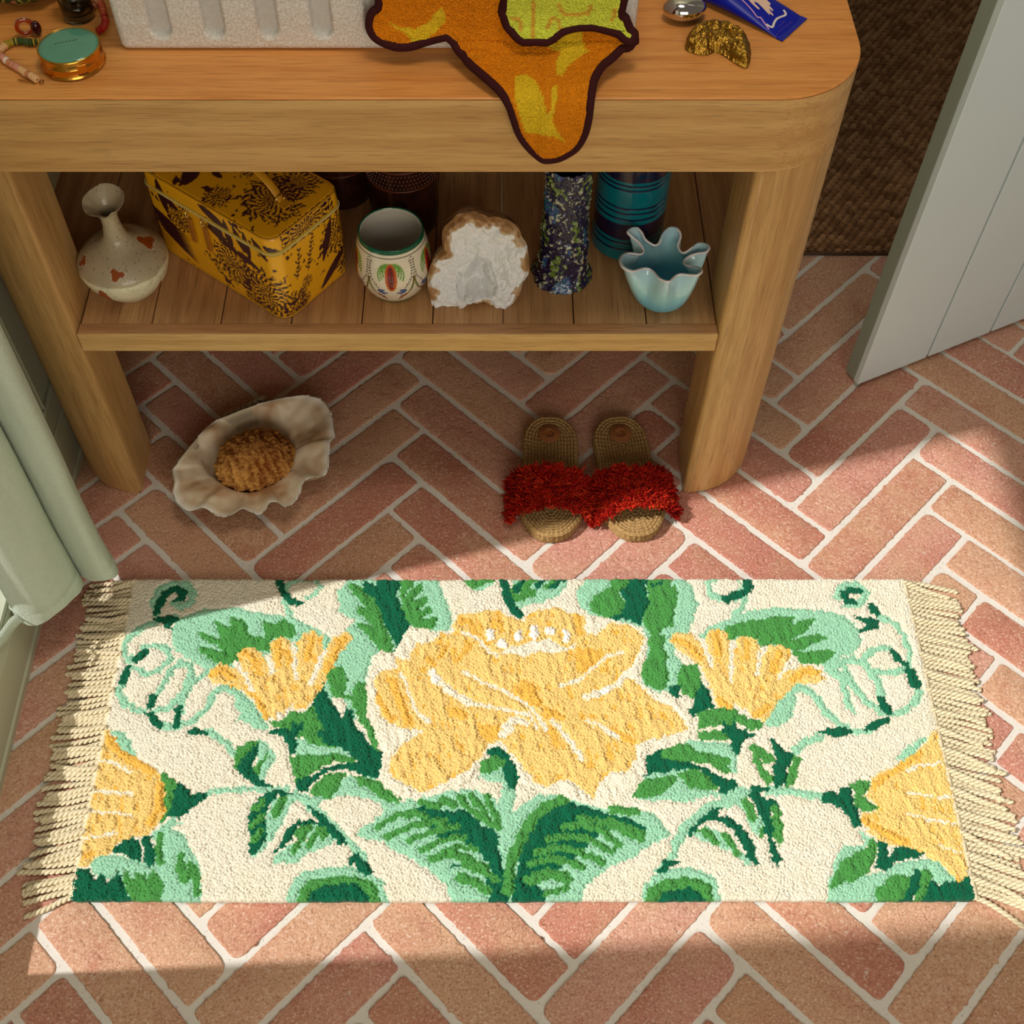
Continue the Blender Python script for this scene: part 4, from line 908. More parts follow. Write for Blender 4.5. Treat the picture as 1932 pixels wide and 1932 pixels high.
# ---- yellow printed vanity case
def case():
    t = thing('vanity_case', 'yellow vanity case printed with dark purple chrysanthemums and branches', 'bag', (-.270, 1.0872, SH), R(52.5))
    # local axes: +x = right face direction, +y = left face direction
    LX, LY, H, r = .128, .235, .137, .017
    P = []
    def arc(cx, cy, a0):
        for k in range(15): a = R(a0 + 90 * k / 15); P.append((cx + r * math.cos(a), cy + r * math.sin(a)))
    seg = lambda a, b: [(a[0] + (b[0] - a[0]) * k / m, a[1] + (b[1] - a[1]) * k / m) for m in [max(1, int(math.dist(a, b) / .00105))] for k in range(m)]
    arc(r, r, 180); P += seg((r, 0), (LX - r, 0)); arc(LX - r, r, 270); P += seg((LX, r), (LX, LY - r)); arc(LX - r, LY - r, 0); P += seg((LX - r, LY), (r, LY)); arc(r, LY - r, 90); P += seg((0, LY - r), (0, r))
    n = len(P); per = [0]
    for a, b in zip(P, P[1:] + P[:1]): per.append(per[-1] + math.dist(a, b))
    cxm, cym = LX / 2, LY / 2
    yel, dk, yd = L3((246, 178, 24)), L3((64, 26, 34)), L3((196, 122, 14))
    def flower(u, v, R_, seed, k=26, core=.25):
        d = np.hypot(u, v); th = np.arctan2(v, u); rr = d / R_
        w_ = th + .25 * np.sin(rr * 7 + seed) + .10 * (vnoise(u * 300 + 50 * seed, v * 300, 1.2, int(seed)) - .5)
        lay = np.floor(rr * 4.2 + .25 * np.sin(th * 5 + seed)); pet = np.sin(w_ * (k / 2 + lay * 2) + lay * 1.7)
        rag = 1 + .13 * np.sin(th * 17 + seed) + .1 * np.sin(th * 7 + 2 * seed) + .1 * (vnoise(th * 12 + 40, rr * 0, 1, 3) - .5)
        inside = rr < rag
        dark = (pet > (-.15 - .3 * (rr < core))) ^ (np.abs(rr * 4.2 % 1 - .1) < .06)
        return inside & dark
    def leaf(u, v, x0, y0, x1, y1, w_):
        dx, dy = x1 - x0, y1 - y0; L = math.hypot(dx, dy); s = ((u - x0) * dx + (v - y0) * dy) / L / L; q = ((v - y0) * dx - (u - x0) * dy) / L
        return (s > 0) & (s < 1) & (np.abs(q) < w_ * np.sin(np.pi * np.clip(s, 0, 1)) ** .7)
    def fronds(u, v, x0, y0, x1, y1, k, w_, L2):
        r_ = instroke(u, v, [(x0, y0), (x1, y1)], w_)
        a = math.atan2(y1 - y0, x1 - x0)
        for i in range(k):
            s = (i + .6) / k; px, py = x0 + (x1 - x0) * s, y0 + (y1 - y0) * s
            for g in (-1, 1): 
                b = a + g * .75; l = L2 * (1 - .4 * s) * (.8 + .4 * math.sin(i * 2.3 + g)); r_ |= leaf(u, v, px, py, px + l * math.cos(b), py + l * math.sin(b), w_ * 1.1)
        return r_
    def blotchy(u, v, seed, s=.012, th=.66):
        return vnoise(u * 1e3, v * 1e3, s * 1e3, seed) * .7 + vnoise(u * 1e3, v * 1e3, s * 350, seed + 1) * .3 > th
    def paint_side(S, Z):
        """S runs along the perimeter: 0..corner..right face; wraps (left face = end of the loop)."""
        tot = per[-1]; u = np.where(S > tot / 2 + .0, S - tot, S)      # negative = left face, positive = right face
        v = Z
        D = np.zeros(u.shape, bool)
        D |= flower(u + .012, v - .038, .042, 1.3, 30); D |= flower(u + .064, v - .058, .036, 4.1, 26)
        D |= flower(u - .118, v - .078, .028, 2.2, 24); D |= flower(u + .155, v - .085, .022, 6, 20); D |= flower(u - .132, v - .030, .024, 5.2, 20)
        D |= flower(u - .03, v - .012, .02, 8.2, 12)
        for (x, y) in ((.045, .028), (.056, .040), (.050, .014), (.038, .004), (-.030, .008), (-.045, .012)):
            D |= flower(u - x, v - y, .009, x * 99, 10)
        D |= fronds(u, v, .040, .055, .052, .098, 7, .0011, .010); D |= fronds(u, v, .060, .055, .078, .106, 9, .0011, .009)
        D |= leaf(u, v, .088, .05, .112, .108, .006); D |= leaf(u, v, .078, .006, .13, .048, .007)
        D |= fronds(u, v, -.09, .02, -.115, .052, 6, .0011, .010)
        D |= leaf(u, v, -.105, .105, -.035, .078, .005); D |= leaf(u, v, -.05, .09, -.015, .075, .005)
        for i in range(7): D |= leaf(u, v, -.225 + .004 * i, .085 - .006 * i, -.145 + .001 * i, .055 - .007 * i, .0032)
        D |= leaf(u, v, -.215, .125, -.205, .03, .006)
        for (x, y, a, l, w_) in ((-.185, .135, -1.4, .055, .0075), (-.178, .112, -.5, .03, .006), (-.11, .132, -.3, .05, .007), (-.085, .13, -1.3, .045, .006), (-.065, .132, -1.45, .05, .006), (-.05, .13, -1.2, .04, .006), (-.032, .13, -1.5, .045, .0055), (-.018, .128, -.9, .035, .006), (-.10, .118, -.9, .03, .006), (0.0, .125, -.5, .03, .005)):
            D |= leaf(u, v, x, y, x + l * math.cos(a), y + l * math.sin(a), w_)
        D |= (v > .108) & (u > .025) & (u < .12) & flower((u - .07) * .6, v - .125, .036, 3.3, 30)
        D |= blotchy(u, v, 5, .011, .80)
        return D
    def paint_top(x, y):
        D = flower(x - .058, y - .052, .040, 2.7, 30); D |= flower(x - .100, y - .05, .030, 3.4, 26); D |= flower(x - .095, y - .12, .028, 7.1, 24); D |= flower(x - .020, y - .110, .019, 1.1, 20)
        D |= leaf(x, y, .112, .07, .118, .125, .007)
        for i, (a, l) in enumerate(((.2, .07), (.6, .06), (-.2, .06), (1.0, .055), (-.6, .05), (1.5, .05), (2.0, .045))):
            D |= leaf(x, y, .040, .165, .040 + l * math.cos(a), .165 + l * math.sin(a) * .8, .0055); D |= leaf(x, y, .05, .15, .05 + l * math.cos(a - .4), .15 - l * math.sin(a) * .5, .0045)
        D |= leaf(x, y, .01, .16, .05, .175, .011); D |= fronds(x, y, .03, .02, .055, .012, 5, .001, .008)
        D |= blotchy(x, y, 9, .012, .8)
        return D
    rows = [(.0005, .004), (.0, .0)]
    zs = list(np.arange(.0, H + 1e-9, .00115)); V = []; C = []; F = []
    per_a = np.array(per[:-1])
    for z in zs:
        k = .0022 * math.exp(-z / .003) + .0030 * math.exp(-(H - z) / .0022); bul = .0016 * math.sin(math.pi * z / H)
        gr = .0012 * math.exp(-((z - .113) / .0016) ** 2)                     # channel the zip runs in
        for (x, y) in P:
            dx, dy = x - cxm, y - cym; s = 1 + (-(k) + bul - gr) / max(abs(dx), abs(dy)); V.append((cxm + dx * s, cym + dy * s, z))
    S, Z = np.meshgrid(per_a, np.array(zs)); D = paint_side(S, Z)
    shade = 1 + .06 * (vnoise(S * 1000, Z * 1000, 30, 1) - .5)
    Cs = np.where(D[..., None], dk, yel) * shade[..., None]
    Cs = np.where((np.abs(Z - .113) < .0035)[..., None], L3((190, 148, 40)), Cs)
    C = [Cs.reshape(-1, 3)]; m = len(zs)
    F = [(i * n + k, i * n + (k + 1) % n, (i + 1) * n + (k + 1) % n, (i + 1) * n + k) for i in range(m - 1) for k in range(n)]
    last = (m - 1) * n; rings = 44; topV = []
    lastP = [V[last + k] for k in range(n)]
    for q in range(1, rings + 1):
        s = 1 - q / rings
        for k in range(n):
            x, y, z = lastP[k]; wx_ = max(min(x, LX - .064), .064); wy_ = max(min(y, LY - .064), .064)      # collapse to the centre line
            V.append((wx_ + (x - wx_) * s, wy_ + (y - wy_) * s, H + .0022 * math.sin(s * math.pi / 2 + math.pi / 2) * 1.0 + .0006))
    Vt = np.array(V[last + n:]); Dt = paint_top(Vt[:, 0], Vt[:, 1]); C.append(np.where(Dt[:, None], dk, yd if False else yel * .97))
    for q in range(rings):
        a0 = last + q * n; b0 = a0 + n
        F += [(a0 + k, a0 + (k + 1) % n, b0 + (k + 1) % n, b0 + k) for k in range(n)]
    mt = vcol_mat('printed_coated_canvas', .36, .5, .1, 900, .25)
    mesh_from('body', V, F, mt, t, True, col=np.vstack(C))
    yl = plain('yellow_leather_piping', (206, 146, 30), .4)
    ring = lambda z, g, step=6: [(cxm + (x - cxm) * (1 + g / max(abs(x - cxm), abs(y - cym))), cym + (y - cym) * (1 + g / max(abs(x - cxm), abs(y - cym))), z) for x, y in P[::step]]
    V1, F1 = tube(ring(H - .0008, -.0012), .0013, 6, True); mesh_from('piping', V1, F1, yl, t)
    V1, F1 = tube(ring(.0015, -.001), .0012, 6, True); mesh_from('piping', V1, F1, yl, t)
    tape = plain('zip_tape', (206, 176, 70), .6); br = plain('gilt_zip_teeth', (244, 226, 160), .35, .5)
    V1, F1 = tube(ring(.113, .0002), .0022, 6, True, flat=1.4); z_ = mesh_from('zip', V1, F1, tape, t)
    V1, F1 = [], []
    R2 = ring(.113, .0022, 2)
    for k in range(len(R2)):
        x, y, z = R2[k]; tube([(x, y, z - .0016), (x, y, z + .0016)], .00055, 4, False, V1, F1)
    tz = mesh_from('zip_teeth', V1, F1, br, z_); tz['kind'] = 'stuff'
    gold = plain('gilt_metal', (230, 190, 110), .22, 1)
    for yy in (.150, .122):
        V1, F1 = tube([(-.0035, yy, .113), (-.0065, yy - .001, .107), (-.0055, yy - .002, .100), (-.003, yy - .001, .107)], .0011, 6, True); pz = mesh_from('zip_pull', V1, F1, gold, t)
        bm = bmesh.new(); bx(bm, -.0058, -.0042, yy - .0085, yy + .0005, .062, .102); tb_ = bm_obj('pull_tab', bm, mt2, pz, bevel=.0006)
    # carrying handle: flat strap with rings on the lid
    pts = [(.062, .040, H + .004), (.061, .046, H + .016), (.060, .060, H + .030), (.060, .085, H + .040), (.060, .115, H + .042), (.060, .145, H + .038), (.060, .170, H + .028), (.060, .186, H + .012), (.060, .190, H + .004)]
    V1, F1 = tube(smooth_prof(pts, 4), .0062, 8, flat=.3, upv=(0, .0, 1)); hd = mesh_from('handle', V1, F1, yl, t)
    for yy in (.040, .190):
        V1, F1 = tube([(.061 + .008 * math.cos(a), yy, H + .0075 + .006 * math.sin(a)) for a in np.linspace(0, 2 * math.pi, 16, endpoint=False)], .0011, 6, True); mesh_from('ring', V1, F1, gold, hd)
        bm = bmesh.new(); bx(bm, .054, .068, yy - .014, yy + .003, H + .0022, H + .0042); bm_obj('handle_tab', bm, yl, t, bevel=.0006)
mt2 = plain('zip_tab_leather', (176, 108, 30), .45)
case()
# ---- painted pottery cup
def cup():
    t = thing('painted_pottery_cup', 'round white pottery cup with green rim and painted red pod and leaves', 'cup', (-.1305, 1.1575, SH))
    prof = smooth_prof([(.0002, .0, 0), (.030, .0, 0), (.0345, .0025, 0), (.043, .016, 0), (.0490, .034, 0), (.0498, .050, 0), (.0475, .070, 0), (.0438, .087, 0), (.0420, .0955, 0), (.0410, .0975, 0), (.0395, .0968, 0), (.0388, .093, 0), (.0405, .083, 0), (.0445, .062, 0), (.0450, .045, 0), (.041, .022, 0), (.030, .007, 0), (.0003, .005, 0)], 10)
    n = 300; V, F = lathe([(p[0], p[1]) for p in prof], n); V = np.array(V); m = len(prof)
    a = np.arctan2(V[:, 1], V[:, 0]) + math.pi / 2; a = (a + math.pi) % (2 * math.pi) - math.pi      # 0 = towards the viewer
    idx = np.repeat(np.arange(m), n); outer = idx < 10 * 9 + 4
    z = V[:, 2]
    cream, grn, blk = L3((238, 228, 204)), L3((6, 96, 66)), L3((38, 30, 30)); C = np.tile(cream, (len(V), 1))
    C[~outer] = L3((206, 200, 186))
    per_ = math.pi / 2.0 * 1.0; seg = 2 * math.pi / 5; w_ = (a + seg / 2) % seg - seg / 2; u = w_ * .048     # repeating motif, metres
    def put(mask, c): C[mask & outer] = c
    g1, rd, og, bl, bn = L3((112, 164, 70)), L3((142, 30, 34)), L3((206, 92, 24)), L3((70, 98, 150)), L3((126, 78, 20))
    X, Z = u, z
    for k in range(4):
        for s in (-1, 1):
            r_ = .0070 + .0032 * k; hh_ = .0135 + .0022 * k
            put(instroke(X, Z, [(s * r_ * math.sin(q), .0795 - (.0015 * k) * 0 - hh_ * (1 - math.cos(q)) + .003 * math.sin(q)) for q in np.linspace(0, 2.05, 10)], .0022), g1)
    d = (X / .0078) ** 2 + ((Z - .058) / .0215) ** 2; put(d < 1, og); d = (X / .0045) ** 2 + ((Z - .058) / .019) ** 2; put(d < 1, rd)
    for k in range(8): put(instroke(X, Z, [(-.0022, .043 + .004 * k), (.0022, .0445 + .004 * k)], .0009), blk)
    # swags of black dashes with brown fronds between
    for s in (-1, 1):
        sw = [(s * (.0298 - .004 * max(0, q - .5) * 2 - .010 * max(0, q - .6) * 2.4), .086 - .050 * q) for q in np.linspace(0, 1, 10)]
        put(instroke(X, Z, [(p[0] + s * .0016, p[1]) for p in sw], .0006), blk)
        for k in range(13):
            q = (k + .5) / 13; i = min(8, int(q * 9)); f = q * 9 - i; px, pz = sw[i][0] * (1 - f) + sw[i + 1][0] * f, sw[i][1] * (1 - f) + sw[i + 1][1] * f
            put(instroke(X, Z, [(px, pz), (px - s * .0030, pz - .0012)], .0014), blk)
        for k in range(5): put(instroke(X, Z, [(s * .0315, .066 - .003 * k), (s * (.030 - .0015 * k), .048 - .004 * k), (s * (.0262 - .0022 * k), .034 - .003 * k)], .0017), bn if k % 2 else L3((104, 112, 44)))
        put(instroke(X, Z, [(s * .017, .035), (s * .0115, .036)], .0040), bl); put(instroke(X, Z, [(s * .016, .032), (s * .0075, .031)], .0034), bl); put(instroke(X, Z, [(s * .019, .034), (s * .011, .0275)], .0018), bl)
        for k in range(4): put(instroke(X, Z, [(s * (.024 - .002 * k), .030 - .002 * k), (s * (.011 - .001 * k), .0225 - .0028 * k)], .0013), L3((150, 76, 34)))
    put((Z > .0868) & (Z < .0876), blk); C[(z > .0915) & (idx > 60) & (idx < 10 * 10 + 2)] = grn
    put(Z < .0022, L3((60, 90, 40))); put((Z >= .0022) & (Z < .006), L3((196, 178, 90)))
    F.append(tuple(range(n))[::-1])
    mesh_from('body', V, [tuple(f) for f in F], vcol_mat('painted_glaze', .16, .5, .02, 100, .4), t, True, col=C)
cup()
# ---- dark jars at the back
def dark_jar(x, y, h, r, label, ridges, dots):
    t = thing('dark_stoneware_jar', label, 'jar', (x, y, SH))
    pts = [(.0002, 0, 0), (r * .82, 0, 0), (r * .93, .004, 0), (r, .03, 0), (r, .5 * h, 0), (r, .86 * h, 0), (r * .93, .93 * h, 0), (r * .72, .97 * h, 0), (r * .70, h, 0), (r * .64, h, 0), (r * .64, h - .02, 0)]
    prof = []
    for p in smooth_prof(pts, 10): prof.append((max(.0002, p[0]), p[1]))
    n = NT('dark_tenmoku_glaze_' + str(ridges), .22, .5); n.put(n.b.inputs['Coat Weight'], .3)
    v = n.coord(); c = n.mix(n.ramp(n.noise(v, 60, 4), [(.35, 0), (.7, 1)]), srgb(34, 16, 12), srgb(70, 32, 18)); n.out(c, None, n.bump(n.noise(v, 220, 3), .3, .001))
    b = lathe_obj('body', prof, 72, n.m, t)
    rm = plain('rust_ridge_' + str(ridges), (104, 50, 24), .3)
    for k, z in enumerate(ridges):
        V, F = tube([((r + .0003) * math.cos(a), (r + .0003) * math.sin(a), z) for a in np.linspace(0, 2 * math.pi, 72, endpoint=False)], .0011, 6, True); mesh_from('raised_ring', V, F, rm, t)
    if dots:
        V, F = [], []
        for k in range(dots[2]):
            z = dots[0] + (dots[1] - dots[0]) * k / max(1, dots[2] - 1)
            for q in range(60):
                a = 2 * math.pi * (q + .5 * (k % 2)) / 60; tube([((r - .0005) * math.cos(a), (r - .0005) * math.sin(a), z), ((r + .0012) * math.cos(a), (r + .0012) * math.sin(a), z)], .0009, 5, False, V, F)
        o = mesh_from('stamped_dots', V, F, plain('pale_slip_dots', (128, 96, 84), .25), t); o['kind'] = 'stuff'
    return t
dark_jar(-.122, 1.285, .215, .0475, 'dark brown dotted stoneware jar directly behind the painted cup', (.088, .118, .15), (.093, .112, 4))
dark_jar(-.215, 1.345, .20, .045, 'nearly black ribbed jar behind the yellow vanity case', (.06, .085, .11, .135, .16), None)
# ---- geode
def geode():
    G = np.array(GEODE); Cc = G.mean(0); t = thing('crystal_geode', 'broken geode with white crystal hollow and rough brown rind', 'geode', (float(Cc[0]), float(Cc[1]), SH))
    P = closed_spline([tuple(p) for p in GEODE], 5); n = 240
    # resample rim by angle
    ex = Vector((1, 0, 0)); ez = Vector((0, .2425, .9701)); ey = ex.cross(ez) * -1                    # face plane axes, ey points away from viewer
    uv = [((p[0] - Cc[0]), (Vector(p) - Vector(Cc)).dot(ez)) for p in P]
    ang = [math.atan2(v, u) for u, v in uv]; rad = [math.hypot(u, v) for u, v in uv]
    o = np.argsort(ang); A = np.array(ang)[o]; Rr = np.array(rad)[o]; th = np.linspace(-math.pi, math.pi, n, endpoint=False); RR = np.interp(th, np.r_[A - 2 * math.pi, A, A + 2 * math.pi], np.r_[Rr, Rr, Rr])
    cav = [((p[0] - Cc[0]), (Vector(p) - Vector(tuple(map(float, Cc)))).dot(ez)) for p in GEODE_CAV]
    V = []; C = []; F = []; rows = 90; back = 40; white, grey, br, tan = L3((244, 244, 242)), L3((196, 202, 206)), L3((176, 132, 84)), L3((206, 178, 142))
    vy = Vector((0, .9701, -.2425))
    def n3(x, y, z, s): return mnoise.noise(Vector((x * s, y * s, z * s)))
    def cell(x, y, s):
        d = mnoise.voronoi(Vector((x * s, y * s, .3)))[0]; return d[1] - d[0]
    def lump(x, y, s):
        d = mnoise.voronoi(Vector((x * s, y * s, .3)))[0]; return min(1, d[0]) ** 1.5
    for q in range(rows + 1):
        s = q / rows
        for k in range(n):
            u, v = RR[k] * s * math.cos(th[k]), RR[k] * s * math.sin(th[k])
            ins = bool(inpoly(np.array([u]), np.array([v]), cav)[0]); dc = min(math.hypot(u - a, v - b) for a, b in cav)
            dep = (.024 * min(1, dc / .017)) if ins else 0
            dep += .010 * (1 - s) if not ins else .006
            crown = .007 * math.exp(-((s - .80) / .16) ** 2) * (.6 + 1.2 * n3(math.cos(th[k]), math.sin(th[k]), 0, 2.2))
            h = dep - crown + .0060 * lump(u, v, 120) + .0030 * lump(u + 9, v, 260) - .005 * n3(u, v, 0, 55) + .012 * max(0, s - .93) / .07 * .5
            p = Vector(Cc) + ex * u + ez * v + vy * h; V.append(tuple(p))
            rind = s + .30 * n3(u, v, 2, 38) + .12 * n3(u, v, 4, 120) - .03 + (.16 if u < -.012 and v > .012 else 0) * max(0, n3(u, v, 1, 50) + .4) + .05 * (math.sin(th[k] - .3) > .1) + .10 * max(0, math.sin(th[k])) ** 2
            w_ = white * (1 + .08 * n3(u, v, 0, 200)) * (1 - (.16 if ins else 0)); w_ = w_ * (1 - .25 * max(0, n3(u, v, 5, 36))) + grey * .12  # crystal colour darkened inside the hollow, shade painted in for depth
            c = w_ if rind < .90 else (tan if rind < .97 else br) * (1 + .2 * n3(u, v, 7, 240)); C.append(np.clip(c, 0, .9))
    for q in range(1, back + 1):
        s = q / back; ca = math.cos(s * math.pi / 2)
        for k in range(n):
            rr = RR[k] * (1 + .02 * math.sin(s * math.pi)) * ca ** .75; u, v = rr * math.cos(th[k]), rr * math.sin(th[k])
            h = .006 + .068 * math.sin(s * math.pi / 2) * (.85 + .2 * n3(math.cos(th[k]), math.sin(th[k]), s, 1.4)) + .004 * n3(u, v, s, 55) + .0015 * n3(u, v, s * .1, 240)
            p = Vector(Cc) + ex * u + ez * v + vy * h; V.append(tuple(p))
            c = (tan * (.85 + .5 * n3(p.x, p.y, p.z, 60)) + br * .25) if n3(p.x, p.y, p.z, 30) > -.1 else br * (1 + .4 * n3(p.x, p.y, p.z, 150)); C.append(np.clip(c, .02, .8))
    tot = rows + 1 + back
    for q in range(tot - 1): F += [(q * n + k, q * n + (k + 1) % n, (q + 1) * n + (k + 1) % n, (q + 1) * n + k) for k in range(n)]
    V = np.array(V) - np.array([Cc[0], Cc[1], SH]); V[:, 2] = np.maximum(V[:, 2], 0)
    mesh_from('stone', V, F, vcol_mat('geode_crystal', .45, .5, .5, 420), t, True, col=np.array(C))
geode()
# ---- rough glazed cylinder vase with flared foot
def rough_vase():
    t = thing('rough_glazed_vase', 'slim crusty vase in purple, green and blue glaze with frilled foot', 'vase', (.0935, 1.18, SH))
    n, m = 150, 150; V = []; C = []; F = []
    H = .186; pal = [L3((34, 26, 66)), L3((28, 22, 46)), L3((96, 124, 36)), L3((190, 190, 160)), L3((40, 110, 130)), L3((60, 60, 130))]
    for i in range(m + 12):
        q = min(1, i / m); z = H * q; inner = i > m
        for k in range(n):
            a = 2 * math.pi * k / n; ca, sa = math.cos(a), math.sin(a)
            r = .0300 + .0018 * math.sin(q * 5 + 1) + .010 * math.exp(-z / .011) * (1 + .30 * mnoise.noise(Vector((ca * 2.2, sa * 2.2, 1)))) + .002 * mnoise.noise(Vector((ca * 1.2, sa * 1.2, z * 30)))
            nz = mnoise.noise(Vector((ca * 5, sa * 5, z * 160))); n2 = mnoise.noise(Vector((ca * 12, sa * 12, z * 380)))
            r += .0026 * nz + .0018 * n2
            zz = z + (.003 * mnoise.noise(Vector((ca * 2, sa * 2, 9))) if q > .97 else 0) + (.0035 * max(0, mnoise.noise(Vector((ca * 3, sa * 3, 4)))) if z < .012 and r > .036 else 0)
            if inner: r = .0250 - .0002 * (i - m); zz = H - .006 * (i - m)
            V.append((r * ca, r * sa, max(0, zz) if i else 0))
            g = mnoise.noise(Vector((ca * 1.6 + 7, sa * 1.6, z * 28))); c = pal[0] if nz + n2 < .1 else pal[1]
            if g > .2: c = pal[2] if nz > -.05 else pal[0]
            elif g < -.32: c = pal[4] if n2 > 0 else pal[5]
            if nz + .7 * n2 > .42: c = pal[3]
            if inner: c = L3((40, 22, 14))
            C.append(c * (1 + .35 * mnoise.noise(Vector((ca * 30, sa * 30, z * 900)))))
    tot = m + 12
    for i in range(tot - 1): F += [(i * n + k, i * n + (k + 1) % n, (i + 1) * n + (k + 1) % n, (i + 1) * n + k) for k in range(n)]
    F.append(tuple(range(n))[::-1])
    mesh_from('body', V, F, vcol_mat('crusty_multicolour_glaze', .18, .6, .4, 500, .5), t, True, col=np.clip(np.array(C), .004, .9))
rough_vase()
# ---- tall teal vase with dark bands
def teal():
    t = thing('teal_banded_vase', 'tall teal cylinder vase with dark purple grooved bands', 'vase', (.184, 1.247, SH))
    prof = [(.0002, 0), (.044, 0), (.0478, .003)]; z = .003
    bands = [(.040, .066), (.135, .158), (.214, .222)]
    lines = [.022, .033, .074, .084, .092, .122, .129, .165, .172, .185, .200]
    while z < .24:
        z += .0008; r = .0485
        for l in lines: r -= .0009 * math.exp(-((z - l) / .0013) ** 2)
        prof.append((r, z))
    prof += [(.046, .2425), (.043, .2425), (.042, .23), (.042, .1)]
    tl, dk, pu = L3((8, 112, 124)), L3((14, 28, 60)), L3((46, 24, 48))
    def col(x, y, z):
        a = math.atan2(y, x); zz = z + .0012 * mnoise.noise(Vector((x * 30, y * 30, 0)))
        c = tl * (1 + .08 * mnoise.noise(Vector((x * 50, y * 50, z * 20))))
        for l in lines:
            if abs(zz - l) < .0016: c = dk
        for a_, b_ in bands:
            if a_ < zz < b_: c = pu if mnoise.noise(Vector((x * 160, y * 160, z * 160))) > -.05 else dk
        return c
    lathe_obj('body', prof, 96, vcol_mat('teal_glaze', .22, .5, .1, 300, .3), t, None, col)
teal()
# ---- handkerchief glass vase
def glass():
    cx, cy = .2225, 1.142
    t = thing('ruffled_glass_vase', 'pale blue glass handkerchief vase with six ruffled lobes and white lip', 'vase', (cx, cy, SH))
    P = closed_spline([tuple(p) for p in GLASS_RIM], 5); n = len(P); V = []; m = 56
    f0 = smooth_prof([(.0002, .0, 0), (.018, .0, 0), (.031, .003, 0), (.041, .014, 0), (.0475, .032, 0), (.0500, .052, 0), (.051, .080, 0)], 10)
    th = 2 * math.pi; angs = [math.atan2(p[1] - cy, p[0] - cx) for p in P]
    Lr = [math.hypot(p[0] - cx, p[1] - cy) for p in P]
    out = []
    body_n = n
    # unwrap arc fraction so the bowl is round and the lip is folded
    L = [0]
    for i in range(n): L.append(L[-1] + math.dist(P[i], P[(i + 1) % n]))
    a0 = angs[0]; sgn = 1 if sum((P[i][0] - cx) * (P[(i + 1) % n][1] - cy) - (P[(i + 1) % n][0] - cx) * (P[i][1] - cy) for i in range(n)) > 0 else -1
    # lobes high, valleys low
    def rimz(i): return .0765 + .40 * (Lr[i] - .050)
    for q in range(m + 1):
        s = q / m
        for i in range(n):
            ar = a0 + sgn * 2 * math.pi * L[i] / L[-1]
            # angle of round bowl point blends to real rim angle
            k = max(0, (s - .28) / .72); k = k * k * (3 - 2 * k); k2 = k ** 1.15
            j = min(len(f0) - 1, int(s * (len(f0) - 1) + .5)); rb, zb = f0[j][0], f0[j][1] * .96
            bx_, by_ = rb * math.cos(ar), rb * math.sin(ar) - .010; rx, ry = P[i][0] - cx, P[i][1] - cy
            x, y = bx_ * (1 - k2) + rx * k2, by_ * (1 - k2) + ry * k2; z = zb * (1 - k) + rimz(i) * k
            V.append((x, y, z))
    F = [(q * n + k, q * n + (k + 1) % n, (q + 1) * n + (k + 1) % n, (q + 1) * n + k) for q in range(m) for k in range(n)]
    g = NT('pale_blue_cased_glass', .08, .6, Coat_Weight=.5); v = g.coord((1, 1, 1)); z = g.n('ShaderNodeSeparateXYZ', {0: v}).outputs[2]
    sw = g.noise(v, 45, 3, .5, 1.0)
    c = g.ramp(g.math('ADD', g.math('MULTIPLY', z, 11.), g.math('MULTIPLY', sw, .25)), [(.1, srgb(112, 198, 232)), (.35, srgb(132, 208, 236)), (.62, srgb(176, 228, 236)), (.95, srgb(192, 228, 246))])
    g.out(c); g.b.inputs['Subsurface Weight'].default_value = .7; g.b.inputs['Subsurface Radius'].default_value = (.02, .03, .03); g.b.inputs['Subsurface Scale'].default_value = .2
    o = mesh_from('bowl', V, F, g.m, t); md = o.modifiers.new('thick', 'SOLIDIFY'); md.thickness = .0024; md.offset = 1
    rim = [tuple(V[m * n + i]) for i in range(n)]
    V1, F1 = tube(rim, .00165, 8, True); lip = plain('white_glass_lip', (236, 232, 234), .1); mesh_from('lip', V1, F1, lip, t)
glass()
